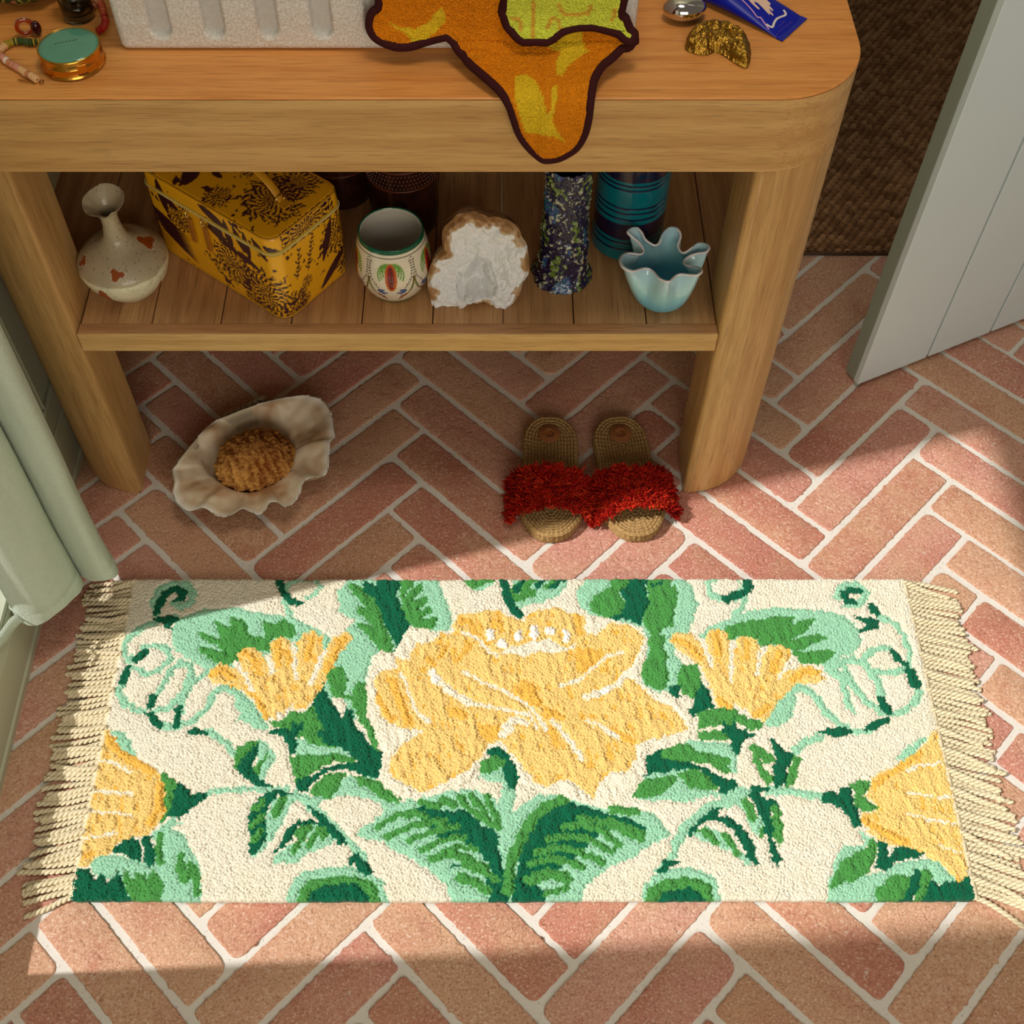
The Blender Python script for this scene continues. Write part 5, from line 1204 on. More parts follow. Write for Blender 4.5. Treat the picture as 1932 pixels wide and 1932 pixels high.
# ================================================================ THINGS ON THE FLOOR
def resample(P, c, n):
    a = [math.atan2(p[1] - c[1], p[0] - c[0]) for p in P]; r = [math.dist(p[:2], c[:2]) for p in P]; o = np.argsort(a); a = np.array(a)[o]; r = np.array(r)[o]
    th = np.linspace(-math.pi, math.pi, n, endpoint=False); return th, np.interp(th, np.r_[a - 2 * math.pi, a, a + 2 * math.pi], np.r_[r, r, r])
def clam():
    c = (-.371, 1.112); t = thing('giant_clam_shell', 'large cream clam shell bowl with wavy rim on bricks under the table', 'shell', (c[0], c[1], 0))
    n = 260; th, rim = resample(closed_spline([tuple(p) for p in CLAM_RIM], 6), c, n); _, bas = resample(closed_spline([tuple(p) for p in CLAM_BASIN], 6), c, n)
    ks = np.ones(25) / 25; sm = np.convolve(np.r_[rim[-12:], rim, rim[:12]], ks, 'valid'); wave = rim - sm
    V = []; F = []; C = []; rows = 46; cr, tan, pk, wh = L3((236, 220, 192)), L3((198, 156, 112)), L3((206, 166, 140)), L3((248, 246, 236))
    zr = [.052 + -.5 * float(np.clip(w_, -.007, .007)) + .004 * math.cos(a - 1.0) for a, w_ in zip(th, wave)]
    for q in range(rows + 1):
        s = q / rows
        for k in range(n):
            a = th[k]
            if s < .45:
                u = s / .45; r = bas[k] * (u ** .75) * .97; z = .009 + .025 * u ** 3.6
            else:
                u = (s - .45) / .55; r = bas[k] * .97 + (rim[k] - bas[k] * .97) * u; z = .034 + (zr[k] - .034) * (u ** .75) + (.0035 * math.sin(u * math.pi) * math.sin(a * 6 + 2 * math.sin(a * 2))) + .0035 * math.sin(u * math.pi) * math.sin(a * 5 + 1)
            x, y = r * math.cos(a), r * math.sin(a); z += .0012 * mnoise.noise(Vector((x * 60, y * 60, 0))) + .0004 * mnoise.noise(Vector((x * 300, y * 300, 0)))
            V.append((x, y, z)); st = mnoise.noise(Vector((x * 22, y * 22, 3))) + .4 * mnoise.noise(Vector((x * 80, y * 80, 8)))
            cc = cr * (1 - max(0, min(1, .3 + st * 1.2))) + tan * max(0, min(1, .3 + st * 1.2)); 
            if s < .5: cc = cc * .92 + pk * .08
            e = max(0, (s - .90) / .10) ** .7; cc = cc * (1 - e) + wh * e; C.append(cc)
    # outside back down to the foot
    for q in range(1, 22):
        s = q / 21
        for k in range(n):
            a = th[k]; r = rim[k] * (1 - .52 * s ** 1.3) - .001; z = (zr[k] - .001) * (1 - s) ** 1.15 + .0012 + .0022 * abs(math.sin(s * 26)) * (1 - s); 
            V.append((r * math.cos(a), r * math.sin(a), z)); C.append(L3((206, 190, 160)) * (.9 + .15 * math.sin(s * 26)))
    tot = rows + 22
    for q in range(tot - 1): F += [(q * n + k, q * n + (k + 1) % n, (q + 1) * n + (k + 1) % n, (q + 1) * n + k) for k in range(n)]
    F.append(tuple((tot - 1) * n + k for k in range(n)))
    mesh_from('valve', V, F, vcol_mat('aged_shell', .42, .4, .25, 260), t, True, col=np.array(C))
    # hinge fan behind the rim
    V, F = [], []
    for k in range(7): tube(smooth_prof([(-.046 + .008 * k, .066 + .0065 * k, .040), (-.050 + .009 * k, .078 + .006 * k, .036), (-.050 + .009 * k, .090 + .004 * k, .020)], 4), .0055, 6, False, V, F)
    mesh_from('hinge', V, F, plain('shell_hinge', (176, 160, 132), .6), t)
clam()
def sponge():
    c = SPONGE; t = thing('natural_sponge', 'golden brown ridged natural sponge lying in the clam shell', 'sponge', (c[0] + .002, c[1] + .001, .0105))
    bm = bmesh.new(); bmesh.ops.create_icosphere(bm, subdivisions=6, radius=1)
    V = []; C = []; d1, d2 = L3((214, 156, 84)), L3((128, 68, 26)); rx, ry, rz = .060, .050, .036; rot = R(28); cr_, sr_ = math.cos(rot), math.sin(rot)
    for v in bm.verts:
        x, y, z = v.co; u, w_ = x, y
        ridge = math.sin(u * 26 + 3.2 * mnoise.noise(Vector((u * 3, w_ * 2, z * 2))) + 1.5 * mnoise.noise(Vector((u * 9, w_ * 9, 1))))
        hol = mnoise.noise(Vector((u * 9, w_ * 3.2, z * 4))) ; fine = mnoise.noise(Vector((u * 24, w_ * 11, z * 16)))
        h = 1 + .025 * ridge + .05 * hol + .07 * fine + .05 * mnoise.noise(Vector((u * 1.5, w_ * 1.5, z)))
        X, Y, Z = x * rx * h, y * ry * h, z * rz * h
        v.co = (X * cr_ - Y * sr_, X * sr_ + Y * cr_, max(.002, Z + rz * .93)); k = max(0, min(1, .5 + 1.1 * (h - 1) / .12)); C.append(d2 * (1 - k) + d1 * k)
    me = bpy.data.meshes.new('mass'); bm.to_mesh(me); bm.free(); a = me.color_attributes.new('Col', 'FLOAT_COLOR', 'POINT'); c4 = np.ones((len(C), 4), np.float32); c4[:, :3] = C; a.data.foreach_set('color', c4.ravel())
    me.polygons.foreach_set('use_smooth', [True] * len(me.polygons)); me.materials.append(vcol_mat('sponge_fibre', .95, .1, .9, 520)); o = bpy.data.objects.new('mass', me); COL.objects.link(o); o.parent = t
sponge()
# ---- slippers
JUTE = NT('braided_jute', .8, .2); _v = JUTE.coord(); _n = JUTE.noise(_v, 420, 3, .7)
JUTE_M = JUTE.out(JUTE.mix(JUTE.ramp(_n, [(.35, 0), (.65, 1)]), srgb(140, 104, 60), srgb(194, 160, 106)), None, JUTE.bump(_n, .8, .002))
JD = plain('jute_side_cord', (126, 92, 52), .85)
DISC = plain('tan_heel_disc', (150, 92, 46), .6)
def sole_outline(L, n=64):
    """toe at -y, heel at +y"""
    half = smooth_prof([(0, -.5, 0), (.16, -.485, 0), (.30, -.42, 0), (.41, -.31, 0), (.415, -.18, 0), (.39, -.02, 0), (.365, .14, 0), (.37, .28, 0), (.345, .38, 0), (.25, .455, 0), (.13, .494, 0), (0, .5, 0)], 4)
    return [(x * .108 * 1.07, y * L) for x, y, _ in half] + [(-x * .108 * 1.0, y * L) for x, y, _ in half[-2:0:-1]]
def inset(P, d, sc=1):
    n = len(P); out = []
    for i in range(n):
        a, b = P[i - 1], P[(i + 1) % n]; tx, ty = b[0] - a[0], b[1] - a[1]; l = math.hypot(tx, ty); out.append((P[i][0] - ty / l * d, P[i][1] + tx / l * d))
    return out
def twist_cord(path, r, closed, pitch=.0075, step=.0016):
    """plaited cord: beads swept as small slanted lobes"""
    V, F = [], []; P = [Vector(p) for p in path]
    if closed: P.append(P[0])
    L = [0]
    for a, b in zip(P[:-1], P[1:]): L.append(L[-1] + (b - a).length)
    n = int(L[-1] / step); pts = []; rad = []; k = 0
    for i in range(n + (0 if closed else 1)):
        s = L[-1] * i / n
        while k < len(L) - 2 and L[k + 1] < s: k += 1
        q = (s - L[k]) / max(1e-9, L[k + 1] - L[k]); pts.append(P[k].lerp(P[k + 1], q)); rad.append(r * (1 + .16 * math.sin(2 * math.pi * s / pitch)))
    return tube(pts, rad, 6, closed, V, F)
FUR = NT('red_shag_yarn', .75, .3); at_ = FUR.n('ShaderNodeVertexColor', layer_name='Col').outputs[0]; FUR_M = FUR.out(at_); FUR.b.inputs['Specular IOR Level'].default_value = .15
def slipper(name_label, loc, rot, mirror, seed, group):
    rng = random.Random(seed); t = thing('slipper', name_label, 'slipper', loc, rot, group); Ls = .226
    O = sole_outline(Ls)
    if mirror: O = [(-x, y) for x, y in O][::-1]
    zc = lambda y: .0 + .010 * max(0, (y / Ls + .1)) ** 1.2                      # heel a little higher
    bm = bmesh.new(); prism(bm, inset(O, .0015), .0012, .016); so = bm_obj('sole', bm, JD, t, bevel=.003)
    for k in range(4):
        z = .0035 + .0048 * k; V, F = twist_cord([(x, y, z) for x, y in inset(O, .0008 + .0006 * (k == 0))], .0027, True); mesh_from('sole_cord', V, F, JUTE_M, so)
    # insole: concentric coils of braid, straight runs inside the heel
    ins = None; Vt, Ft = [], []
    for k in range(8):
        Q = inset(O, .0030 + .0050 * k)
        ok = all(True for _ in Q)
        Q = [(x, y, .0195 + zc(y) * .35 - .0006 * min(k, 3)) for x, y in Q]
        # drop degenerate inner loops
        if k > 2:
            Q = [(x if abs(x) > .0 else 0, max(-Ls / 2 + .004 + .005 * k, min(Ls / 2 - .004 - .005 * k, y)), z) for x, y, z in Q]
        V, F = twist_cord(Q, .0028, True); b = len(Vt); Vt += V; Ft += [tuple(i + b for i in f) for f in F]
    ins = mesh_from('insole_braid', Vt, Ft, JUTE_M, t); ins['kind'] = 'stuff'
    bm = bmesh.new(); prism(bm, inset(O, .006), .0145, .0192); bm_obj('insole_pad', bm, JUTE_M, t)
    # heel disc with an embossed ring
    V, F = lathe([(.0002, .0030), (.0085, .0030), (.0092, .0036), (.0100, .0030), (.0165, .0028), (.0178, .0018), (.018, 0)], 40); d = mesh_from('heel_disc', V, F, DISC, t, loc=(0, Ls / 2 - .035, .0218))
    d.scale = (.98, 1.0, 1)
    V, F = tube([(.0055 * math.cos(a), .0055 * math.sin(a) - .003, .0033) for a in np.linspace(-2.4, 1.6, 14)], .0007, 5); mesh_from('embossed_mark', V, F, plain('scorched_mark', (104, 58, 28), .6), d)
    # shaggy band across the foot
    Vb, Fb, Cb = [], [], []; cy0 = -.045
    bandpts = []
    W2 = .0635
    for s in np.linspace(-1, 1, 25):
        a = s * 1.25; bandpts.append((W2 * math.sin(a) * .96, 0, .010 + .040 * (math.cos(a) - math.cos(1.25)) / (1 - math.cos(1.25))))
    V1 = []; F1 = []
    for i, (x, y, z) in enumerate(bandpts):
        for yy in (-.034, .034): V1 += [(x, cy0 + yy, z)]
    F1 = [(2 * i, 2 * i + 1, 2 * i + 3, 2 * i + 2) for i in range(24)]
    bd = mesh_from('strap', V1, F1, plain('red_strap', (92, 8, 4), .8), t); md = bd.modifiers.new('thick', 'SOLIDIFY'); md.thickness = .003
    def strand(p, d, l, r, c):
        b = len(Vb); d = d.normalized(); s = d.orthogonal().normalized(); u = d.cross(s); bend = Vector((rng.uniform(-1, 1), rng.uniform(-1, 1), rng.uniform(-.9, .4))) * l * .45
        q = [p, p + d * l * .45 + bend * .25, p + d * l * .8 + bend * .75, p + d * l + bend * 1.3]; rr = [r, r * 1.1, r * .95, r * .45]
        for j in range(4):
            for k in range(4):
                a = math.pi / 2 * k; Vb.append(tuple(q[j] + s * rr[j] * math.cos(a) + u * rr[j] * math.sin(a))); Cb.append(c)
        for j in range(3):
            for k in range(4): Fb.append((b + 4 * j + k, b + 4 * j + (k + 1) % 4, b + 4 * j + 4 + (k + 1) % 4, b + 4 * j + 4 + k))
    reds = [L3((158, 16, 6)), L3((176, 30, 12)), L3((128, 8, 4)), L3((168, 24, 8)), L3((188, 48, 20))]
    for tuft in range(520):
        s = rng.uniform(-1, 1); yy = rng.uniform(-.037, .037); a = s * 1.32
        c0 = Vector((W2 * math.sin(a) * .96, cy0 + yy, .010 + .040 * (math.cos(a) - math.cos(1.25)) / (1 - math.cos(1.25))))
        nd = Vector((math.sin(a) * 1.1, yy * 14 + rng.uniform(-.3, .3), math.cos(a) + .15)); cc = rng.choice(reds) * rng.uniform(.8, 1.2); l0 = rng.uniform(.0055, .0095)
        cen = c0 + nd.normalized() * .002; tilt = Vector((rng.uniform(-.5, .5), rng.uniform(-.5, .5), rng.uniform(-.2, .3)))
        for k in range(11):
            dd = nd.normalized() + tilt * .7 + Vector((rng.gauss(0, .5), rng.gauss(0, .5), rng.gauss(0, .35)))
            st = cen + Vector((rng.gauss(0, .0022), rng.gauss(0, .0022), 0))
            if st.z < .006: st.z = .006
            strand(st, dd, l0 * rng.uniform(.75, 1.15), .00125, cc * rng.uniform(.85, 1.15))
    Vb = [(x, y, max(z, .0015)) for x, y, z in Vb]
    f = mesh_from('shag_tufts', Vb, Fb, FUR_M, bd, True, col=np.clip(np.array(Cb), 0, 1)); f['kind'] = 'stuff'
    return t
slipper('jute slipper with dark red shag strap, the one farther from the right table leg', (.0880, 1.087, 0), R(-1), False, 5, 'pair of jute slippers with red shag straps')
slipper('jute slipper with red shag strap partly in sunlight, beside the right table leg', (.2085, 1.088, 0), R(5.5), True, 9, 'pair of jute slippers with red shag straps')
# ================================================================ THINGS ON THE TABLE TOP
TT = TZ + .0004
# ---- stone basin with fluted front
def basin():
    x0, x1, y0, y1, h, wl_ = -.4045, .1535, 1.1475, 1.50, .150, .028
    t = thing('stone_basin', 'pale speckled stone basin with vertical flutes under the orange towel', 'basin', ((x0 + x1) / 2, y0, TT)); cx = (x0 + x1) / 2
    n = NT('speckled_stone', .75, .3); v = n.coord(); a = n.noise(v, 380, 3, .7); b = n.noise(v, 900, 2, .6)
    c = n.mix(n.ramp(a, [(.38, 0), (.62, 1)]), srgb(206, 202, 194), srgb(242, 240, 234)); c = n.mix(n.ramp(b, [(.6, 0), (.72, .6)]), c, srgb(140, 120, 92)); c = n.mix(n.ramp(n.noise(v, 22, 3), [(.6, 0), (.75, .35)]), c, srgb(206, 168, 120))
    st = n.out(c, None, n.bump(a, .7, .0016)); gm = n.m.copy()
    flutes = [-.3555 + .0577 * i for i in range(9)]
    s = .0018; gx = np.arange(x0 + .008, x1 - .008 + s, s); gz = np.arange(.006, h - .006, s); X, Z = np.meshgrid(gx, gz); D = np.zeros(X.shape)
    for f in flutes:
        d = np.where(Z < .026, np.hypot(X - f, Z - .026), np.abs(X - f)); D = np.maximum(D, np.clip((.0125 - d) / .0035, 0, 1))
    D = D * D * (3 - 2 * D); Yg = y0 + D * .0085 + (vnoise(X * 1000, Z * 1000, 4, 3) - .5) * .0008
    V = np.stack([X - cx, Yg - y0, Z], -1).reshape(-1, 3); gc = np.where(D.reshape(-1, 1) > .5, 1, 0)
    F = grid_faces(len(gx), len(gz)); n2 = NT('fluted_stone', .75, .3); v = n2.coord(); at = n2.n('ShaderNodeVertexColor', layer_name='Col').outputs[0]; a = n2.noise(v, 380, 3, .7); b = n2.noise(v, 900, 2, .6)
    c = n2.mix(n2.ramp(a, [(.38, 0), (.62, 1)]), srgb(206, 202, 194), srgb(242, 240, 234)); c = n2.mix(n2.ramp(b, [(.6, 0), (.72, .6)]), c, srgb(140, 120, 92)); c = n2.mix(n2.ramp(n2.noise(v, 22, 3), [(.6, 0), (.75, .35)]), c, srgb(206, 168, 120)); c = n2.mix(at, c, srgb(200, 200, 196))
    n2.out(c, None, n2.bump(a, .7, .0016))
    mesh_from('fluted_front', V, F, n2.m, t, True, col=np.repeat(gc * .8, 3, 1))
    # shell: rounded edges all round, open top
    bm = bmesh.new()
    def ringv(x0, x1, y0, y1, z, r):
        P = []
        for ax, ay, a0 in ((x1 - r, y0 + r, 270), (x1 - r, y1 - r, 0), (x0 + r, y1 - r, 90), (x0 + r, y0 + r, 180)):
            for k in range(5): a_ = R(a0 + 22.5 * k); P.append(bm.verts.new((ax + r * math.cos(a_) - cx, ay + r * math.sin(a_) - y0_, z)))
        return P
    y0_ = y0
    rs = [ringv(x0 + .006, x1 - .006, y0 + .006, y1 - .006, 0, .006), ringv(x0 + .0015, x1 - .0015, y0 + .0015, y1 - .0015, .0022, .008), ringv(x0, x1, y0 + .0003, y1, .0062, .0085)]
    k0 = len(rs); rs += [ringv(x0, x1, y0 + .0003, y1, h - .006, .0085), ringv(x0 + .002, x1 - .002, y0 + .002, y1 - .002, h - .0015, .008), ringv(x0 + .006, x1 - .006, y0 + .006, y1 - .006, h, .006), ringv(x0 + wl_, x1 - wl_, y0 + wl_, y1 - wl_, h, .006), ringv(x0 + wl_ + .004, x1 - wl_ - .004, y0 + wl_ + .004, y1 - wl_ - .004, .03, .006)]
    m = len(rs[0])
    for q, (A, B) in enumerate(zip(rs[:-1], rs[1:])):
        for k in range(m):
            if q == k0 - 1 and k == m - 1: continue          # the fluted panel closes the front
            bm.faces.new((A[k], A[(k + 1) % m], B[(k + 1) % m], B[k]))
    bm.faces.new(rs[0][::-1]); bm.faces.new(rs[-1]); bm_obj('trough', bm, st, t, smooth=True)
basin()
# ---- towel
def towel():
    prof = TOWEL_PROF; S = [0]
    for a, b in zip(prof[:-1], prof[1:]): S.append(S[-1] + math.dist(a, b))
    PY = [p[0] for p in prof]; PZ = [p[1] for p in prof]; O = (.04, 1.09, TZ)
    def pos(x, s, off):
        y = float(np.interp(s, S, PY)); z = float(np.interp(s, S, PZ)); e = .004
        dy = float(np.interp(s + e, S, PY) - np.interp(s - e, S, PY)); dz = float(np.interp(s + e, S, PZ) - np.interp(s - e, S, PZ)); l = math.hypot(dy, dz) + 1e-9
        ny, nz = dz / l, -dy / l                                                   # towards the viewer / up
        if ny > 0 or nz < -.5: ny, nz = -ny, -nz
        return Vector((x, y + ny * off, z + nz * off))
    def sheet(nm, outline, base_off, fold, mat, col, parent, th, step=.0022):
        from mathutils.geometry import delaunay_2d_cdt
        P = closed_spline([(p[0], p[1], 0) for p in outline], 4); P = [(p[0], p[1]) for p in P]
        xs = [p[0] for p in P]; ys = [p[1] for p in P]; gx, gy = np.meshgrid(np.arange(min(xs), max(xs), step), np.arange(min(ys), max(ys), step))
        k = inpoly(gx, gy, P); pts = [(a, b) for a, b in zip(gx[k].tolist(), gy[k].tolist())]
        PP = np.array(P); keep = []
        for a, b in pts:
            if np.min((PP[:, 0] - a) ** 2 + (PP[:, 1] - b) ** 2) > (step * .5) ** 2: keep.append((a, b))
        co = [Vector(p) for p in P] + [Vector(p) for p in keep]
        r = delaunay_2d_cdt(co, [], [list(range(len(P)))], 1, 1e-6)
        v2 = r[0]; V = []; C = []
        for q in v2:
            e = float(np.sqrt(np.min((PP[:, 0] - q.x) ** 2 + (PP[:, 1] - q.y) ** 2)))
            V.append(pos(q.x, q.y, base_off + fold(q.x, q.y) + th * min(1, e / .004) * 1.0 + .0009 * mnoise.noise(Vector((q.x * 700, q.y * 700, 2))) * (e > .003)) - Vector(O))
            C.append(col(q.x, q.y))
        o = mesh_from(nm, [tuple(v) for v in V], [tuple(f) for f in r[2]], mat, parent, True, col=np.array(C))
        md = o.modifiers.new('thick', 'SOLIDIFY'); md.thickness = .003; md.offset = -1
        return o, P
    def fold(x, s):
        s = s + .083
        f = .0026 * math.exp(-((x - .0555) / .006) ** 2) * (1 if s > .30 else .4) - .0015 * math.exp(-((x - .035) / .010) ** 2) * (s > .31)
        f += .0025 * math.sin(x * 42 + s * 9) + (.010 * max(0, (x - .09) / .05) if s < .36 else 0)
        f += .004 * math.exp(-((x + .015) / .012) ** 2) * (s < .3)
        return max(-.0005, f + .0015)
    T = thing('orange_towel', 'orange terry towel with dark maroon scalloped edge draped over table and basin', 'towel', O)
    og, yw, dkr = L3((246, 144, 22)), L3((252, 208, 44)), L3((44, 12, 14))
    def colo(x, s):
        for poly in TOWEL_Y:
            if inpoly(np.array([x]), np.array([s]), poly)[0]: return yw
        return og * (1 + .10 * mnoise.noise(Vector((x * 200, s * 200, 0))))
    n = NT('terry_loops', .95, .1); at = n.n('ShaderNodeVertexColor', layer_name='Col').outputs[0]; v = n.coord(); vo = n.voro(v, 520); nz = n.noise(v, 420, 3, .7)
    tm = n.out(n.mix(.55, at, n.ramp(nz, [(.3, (.74, .74, .74, 1)), (.65, (1.2, 1.2, 1.2, 1))]), 'MULTIPLY'), None, n.bump(n.math('ADD', vo, nz), .9, .003))
    sh, P = sheet('towel_face', TOWEL, .0010, fold, tm, colo, T, .0016)
    bind = NT('maroon_binding', .85, .2); bv = bind.coord(); bm_ = bind.out(srgb(58, 18, 20), None, bind.bump(bind.noise(bv, 600, 2), .4, .001))
    def binding(P, off, fold_, r=.0048):
        path = [pos(p[0], p[1], off + fold_(p[0], p[1])) - Vector(O) for p in P]; path = [tuple(p) for p in path]
        V, F = tube(path, r, 8, True); mesh_from('bound_edge', V, F, bm_, T)
    inn = lambda P, d: [(x, y) for x, y in P]
    binding(P[::1], .0022, fold)
    gy, ol = L3((238, 248, 84)), L3((240, 188, 66))
    def coll(x, s):
        for st in LAPEL_L:
            if instroke(np.array([x]), np.array([s]), st, .0042)[0]: return ol
        return gy * (1 + .10 * mnoise.noise(Vector((x * 200, s * 200, 0))))
    fl = lambda x, s: .0075 + fold(x, s) * .6 + .0065 * math.exp(-((s + .083 - .275) / .02) ** 2)
    lp, P2 = sheet('turned_back_corner', LAPEL, .001, fl, tm, coll, T, .0016); lp['label'] = 'lime green reverse side with orange line pattern'
    binding(P2, .0022, fl)
towel()
# ---- gold compact
def compact():
    c = (-.4515, 1.1265); t = thing('round_compact', 'round gilt compact with turquoise enamel lid in front of bead necklace', 'compact', (c[0], c[1], TT))
    g = plain('polished_gilt', (222, 160, 66), .2, 1); r = .0335
    V, F = lathe([(.0002, 0), (r * .93, 0), (r * 1.02, .001), (r * 1.03, .0018), (r, .0028), (r * .985, .004), (r * .985, .0105), (r * .99, .0108), (r * .99, .0112), (r * .985, .0114), (r * .99, .019), (r * .985, .0208), (r * .955, .0214), (r * .94, .021), (r * .94, .018)], 96); F.append(tuple(range(96))[::-1]); mesh_from('case', V, F, g, t)
    n = NT('turquoise_enamel', .12, .5, Coat_Weight=.6); v = n.coord(); n.out(n.mix(n.noise(v, 60, 3), srgb(92, 158, 134), srgb(80, 142, 122)))
    V, F = lathe([(.0002, .0214), (r * .8, .0213), (r * .94, .0210), (r * .945, .0195)], 96); lid = mesh_from('enamel_lid', V, F, n.m, t)
    # worn engraved word across the lid
    for i in range(7):
        u = (i - 3) / 3; V, F = tube([(-.004 + u * .010, .004 + u * .0035, .0215), (-.0026 + u * .010, .0062 + u * .0035, .0215)], .00035, 4); o = mesh_from('engraved_stroke', V, F, plain('engraving_dark', (40, 70, 44), .6) if i == 0 else bpy.data.materials['engraving_dark'], lid)
    bm = bmesh.new(); a = R(-58)
    bx(bm, -.005, .005, -.0012, .001, -.005, .005); o = bm_obj('catch', bm, g, t, bevel=.0005); o.location = (r * .995 * math.cos(a), r * .995 * math.sin(a), .0115); o.rotation_euler = (0, 0, a + math.pi / 2)
    bm = bmesh.new(); bx(bm, -.0052, .0052, -.0009, .0009, -.0006, .0006); o = bm_obj('catch_slot', bm, plain('slot_shadow_metal', (70, 34, 8), .5), t); o.location = (r * 1.0 * math.cos(a), r * 1.0 * math.sin(a), .0058); o.rotation_euler = (0, 0, a + math.pi / 2)
compact()
# ---- necklace of disc beads, single string of many beads
def necklace():
    t = thing('bead_necklace', 'necklace of pink, green and red disc beads coiled around the compact', 'necklace', (-.50, 1.15, TT))
    mats = {k: plain('bead_' + k, c, .45) for k, c in dict(cream=(222, 176, 122), pink=(206, 140, 118), tan=(190, 124, 80), green=(52, 74, 26), olive=(168, 142, 40), red=(176, 26, 12), coral=(196, 84, 44), brown=(120, 58, 30), white=(226, 208, 190)).items()}
    V, F = lathe([(.0008, -.00105), (.0030, -.00105), (.0039, -.0006), (.0042, 0), (.0039, .0006), (.0030, .00105), (.0008, .00105)], 18); proto = {}
    def run(path, seq):
        P = smooth_prof([(p[0], p[1], 0) for p in path], 8); L = [0]
        for a, b in zip(P[:-1], P[1:]): L.append(L[-1] + math.dist(a, b))
        s = .0012; k = 0; total = L[-1]
        while s < total:
            j = max(i for i in range(len(L)) if L[i] <= s); j = min(j, len(P) - 2); q = (s - L[j]) / (L[j + 1] - L[j] + 1e-9); x = P[j][0] + (P[j + 1][0] - P[j][0]) * q; y = P[j][1] + (P[j + 1][1] - P[j][1]) * q
            cname = seq[max(0, min(len(seq) - 1, int(s / total * len(seq) + random.uniform(-.7, .7))))]
            if cname not in proto:
                o = mesh_from('bead', V, F, mats[cname], t); proto[cname] = o
            else: o = proto[cname].copy(); COL.objects.link(o); o.parent = t
            d = Vector((P[j + 1][0] - P[j][0], P[j + 1][1] - P[j][1], 0)).normalized(); o.rotation_euler = (d + Vector((random.uniform(-.08, .08), 0, random.uniform(-.06, .06)))).to_track_quat('Z', 'Y').to_euler(); sc = random.uniform(.86, 1.06); o.scale = (sc, sc, 1)
            o.location = (x + .50, y - 1.15, .0041); s += .00245; k += 1
        Vc, Fc = tube([(p[0] + .50, p[1] - 1.15, .0041) for p in P], .0006, 5); mesh_from('cord', Vc, Fc, mats['brown'], t)
    run(BEADS1, ['olive', 'green', 'green', 'green', 'green', 'olive', 'olive', 'cream', 'cream', 'cream', 'tan', 'pink', 'white', 'tan', 'tan', 'pink', 'pink', 'cream', 'cream', 'tan', 'cream', 'cream'])
    run(BEADS2, ['red', 'red', 'red', 'coral', 'coral', 'coral', 'tan', 'olive', 'tan', 'brown'])
    run(BEADS3, ['brown', 'tan', 'pink', 'olive'])
    V, F = tube([(BEADS1[-1][0] + .5 + .004 + .002 * math.cos(a), BEADS1[-1][1] - 1.15 + .003 * math.sin(a), .0015) for a in np.linspace(0, 6.28, 12, endpoint=False)], .0005, 5, True); mesh_from('clasp', V, F, plain('clasp_metal', (170, 110, 50), .25, 1), t)
    for k in range(6):
        V, F = tube([(BEADS1[-1][0] + .5 - .004 - .0032 * k + .0016 * math.cos(a), BEADS1[-1][1] - 1.15 + .0006 * k + .0012 * math.sin(a), .0012 + .0004 * (k % 2)) for a in np.linspace(0, 6.28, 10, endpoint=False)], .0004, 5, True); mesh_from('chain_link', V, F, bpy.data.materials['clasp_metal'], t)
necklace()
# ---- amber ring
def ring():
    t = thing('amber_ring', 'translucent amber resin ring standing behind the green beads', 'ring', (-.512, 1.1745, TT)); n = NT('amber_resin', .08, .6, Transmission_Weight=.75, Coat_Weight=.4); n.out(srgb(206, 84, 22))
    V, F = tube([(.0082 * math.cos(a), .0, .0104 + .0082 * math.sin(a)) for a in np.linspace(0, 2 * math.pi, 40, endpoint=False)], .0021, 10, True, flat=1.6); o = mesh_from('band', V, F, n.m, t); o.rotation_euler = (0, 0, R(18))
    bm = bmesh.new(); bmesh.ops.create_icosphere(bm, subdivisions=3, radius=1)
    for v in bm.verts: v.co = (v.co.x * .0055 + .0125, v.co.y * .0048, v.co.z * .0085 + .0095)
    bm_obj('stone', bm, plain('dark_plum_resin', (58, 14, 20), .12), t, smooth=True)
ring()
# ---- small glass jar
def jar():
    t = thing('small_glass_jar', 'small clear glass jar of plum liquid with green lid beside the basin', 'jar', (-.462, 1.211, TT)); g = NT('clear_glass', .03, .5, Transmission_Weight=1.0, IOR=1.45); g.out(srgb(220, 232, 224))
    V, F = lathe([(.0002, 0), (.0165, 0), (.0178, .0015), (.0178, .030), (.016, .034), (.016, .038), (.0146, .038), (.0146, .034), (.016, .029), (.0162, .003), (.0002, .0025)], 48); mesh_from('glass', V, F, g.m, t)
    V, F = lathe([(.0002, .003), (.0158, .0032), (.0158, .019), (.0002, .019)], 40); mesh_from('liquid', V, F, plain('plum_liquid', (84, 24, 30), .15), t)
    V, F = lathe([(.0002, .0385), (.0165, .0385), (.0172, .0395), (.0172, .052), (.0165, .0535), (.0002, .0535)], 48); mesh_from('lid', V, F, plain('green_lid', (62, 98, 84), .35), t)
jar()
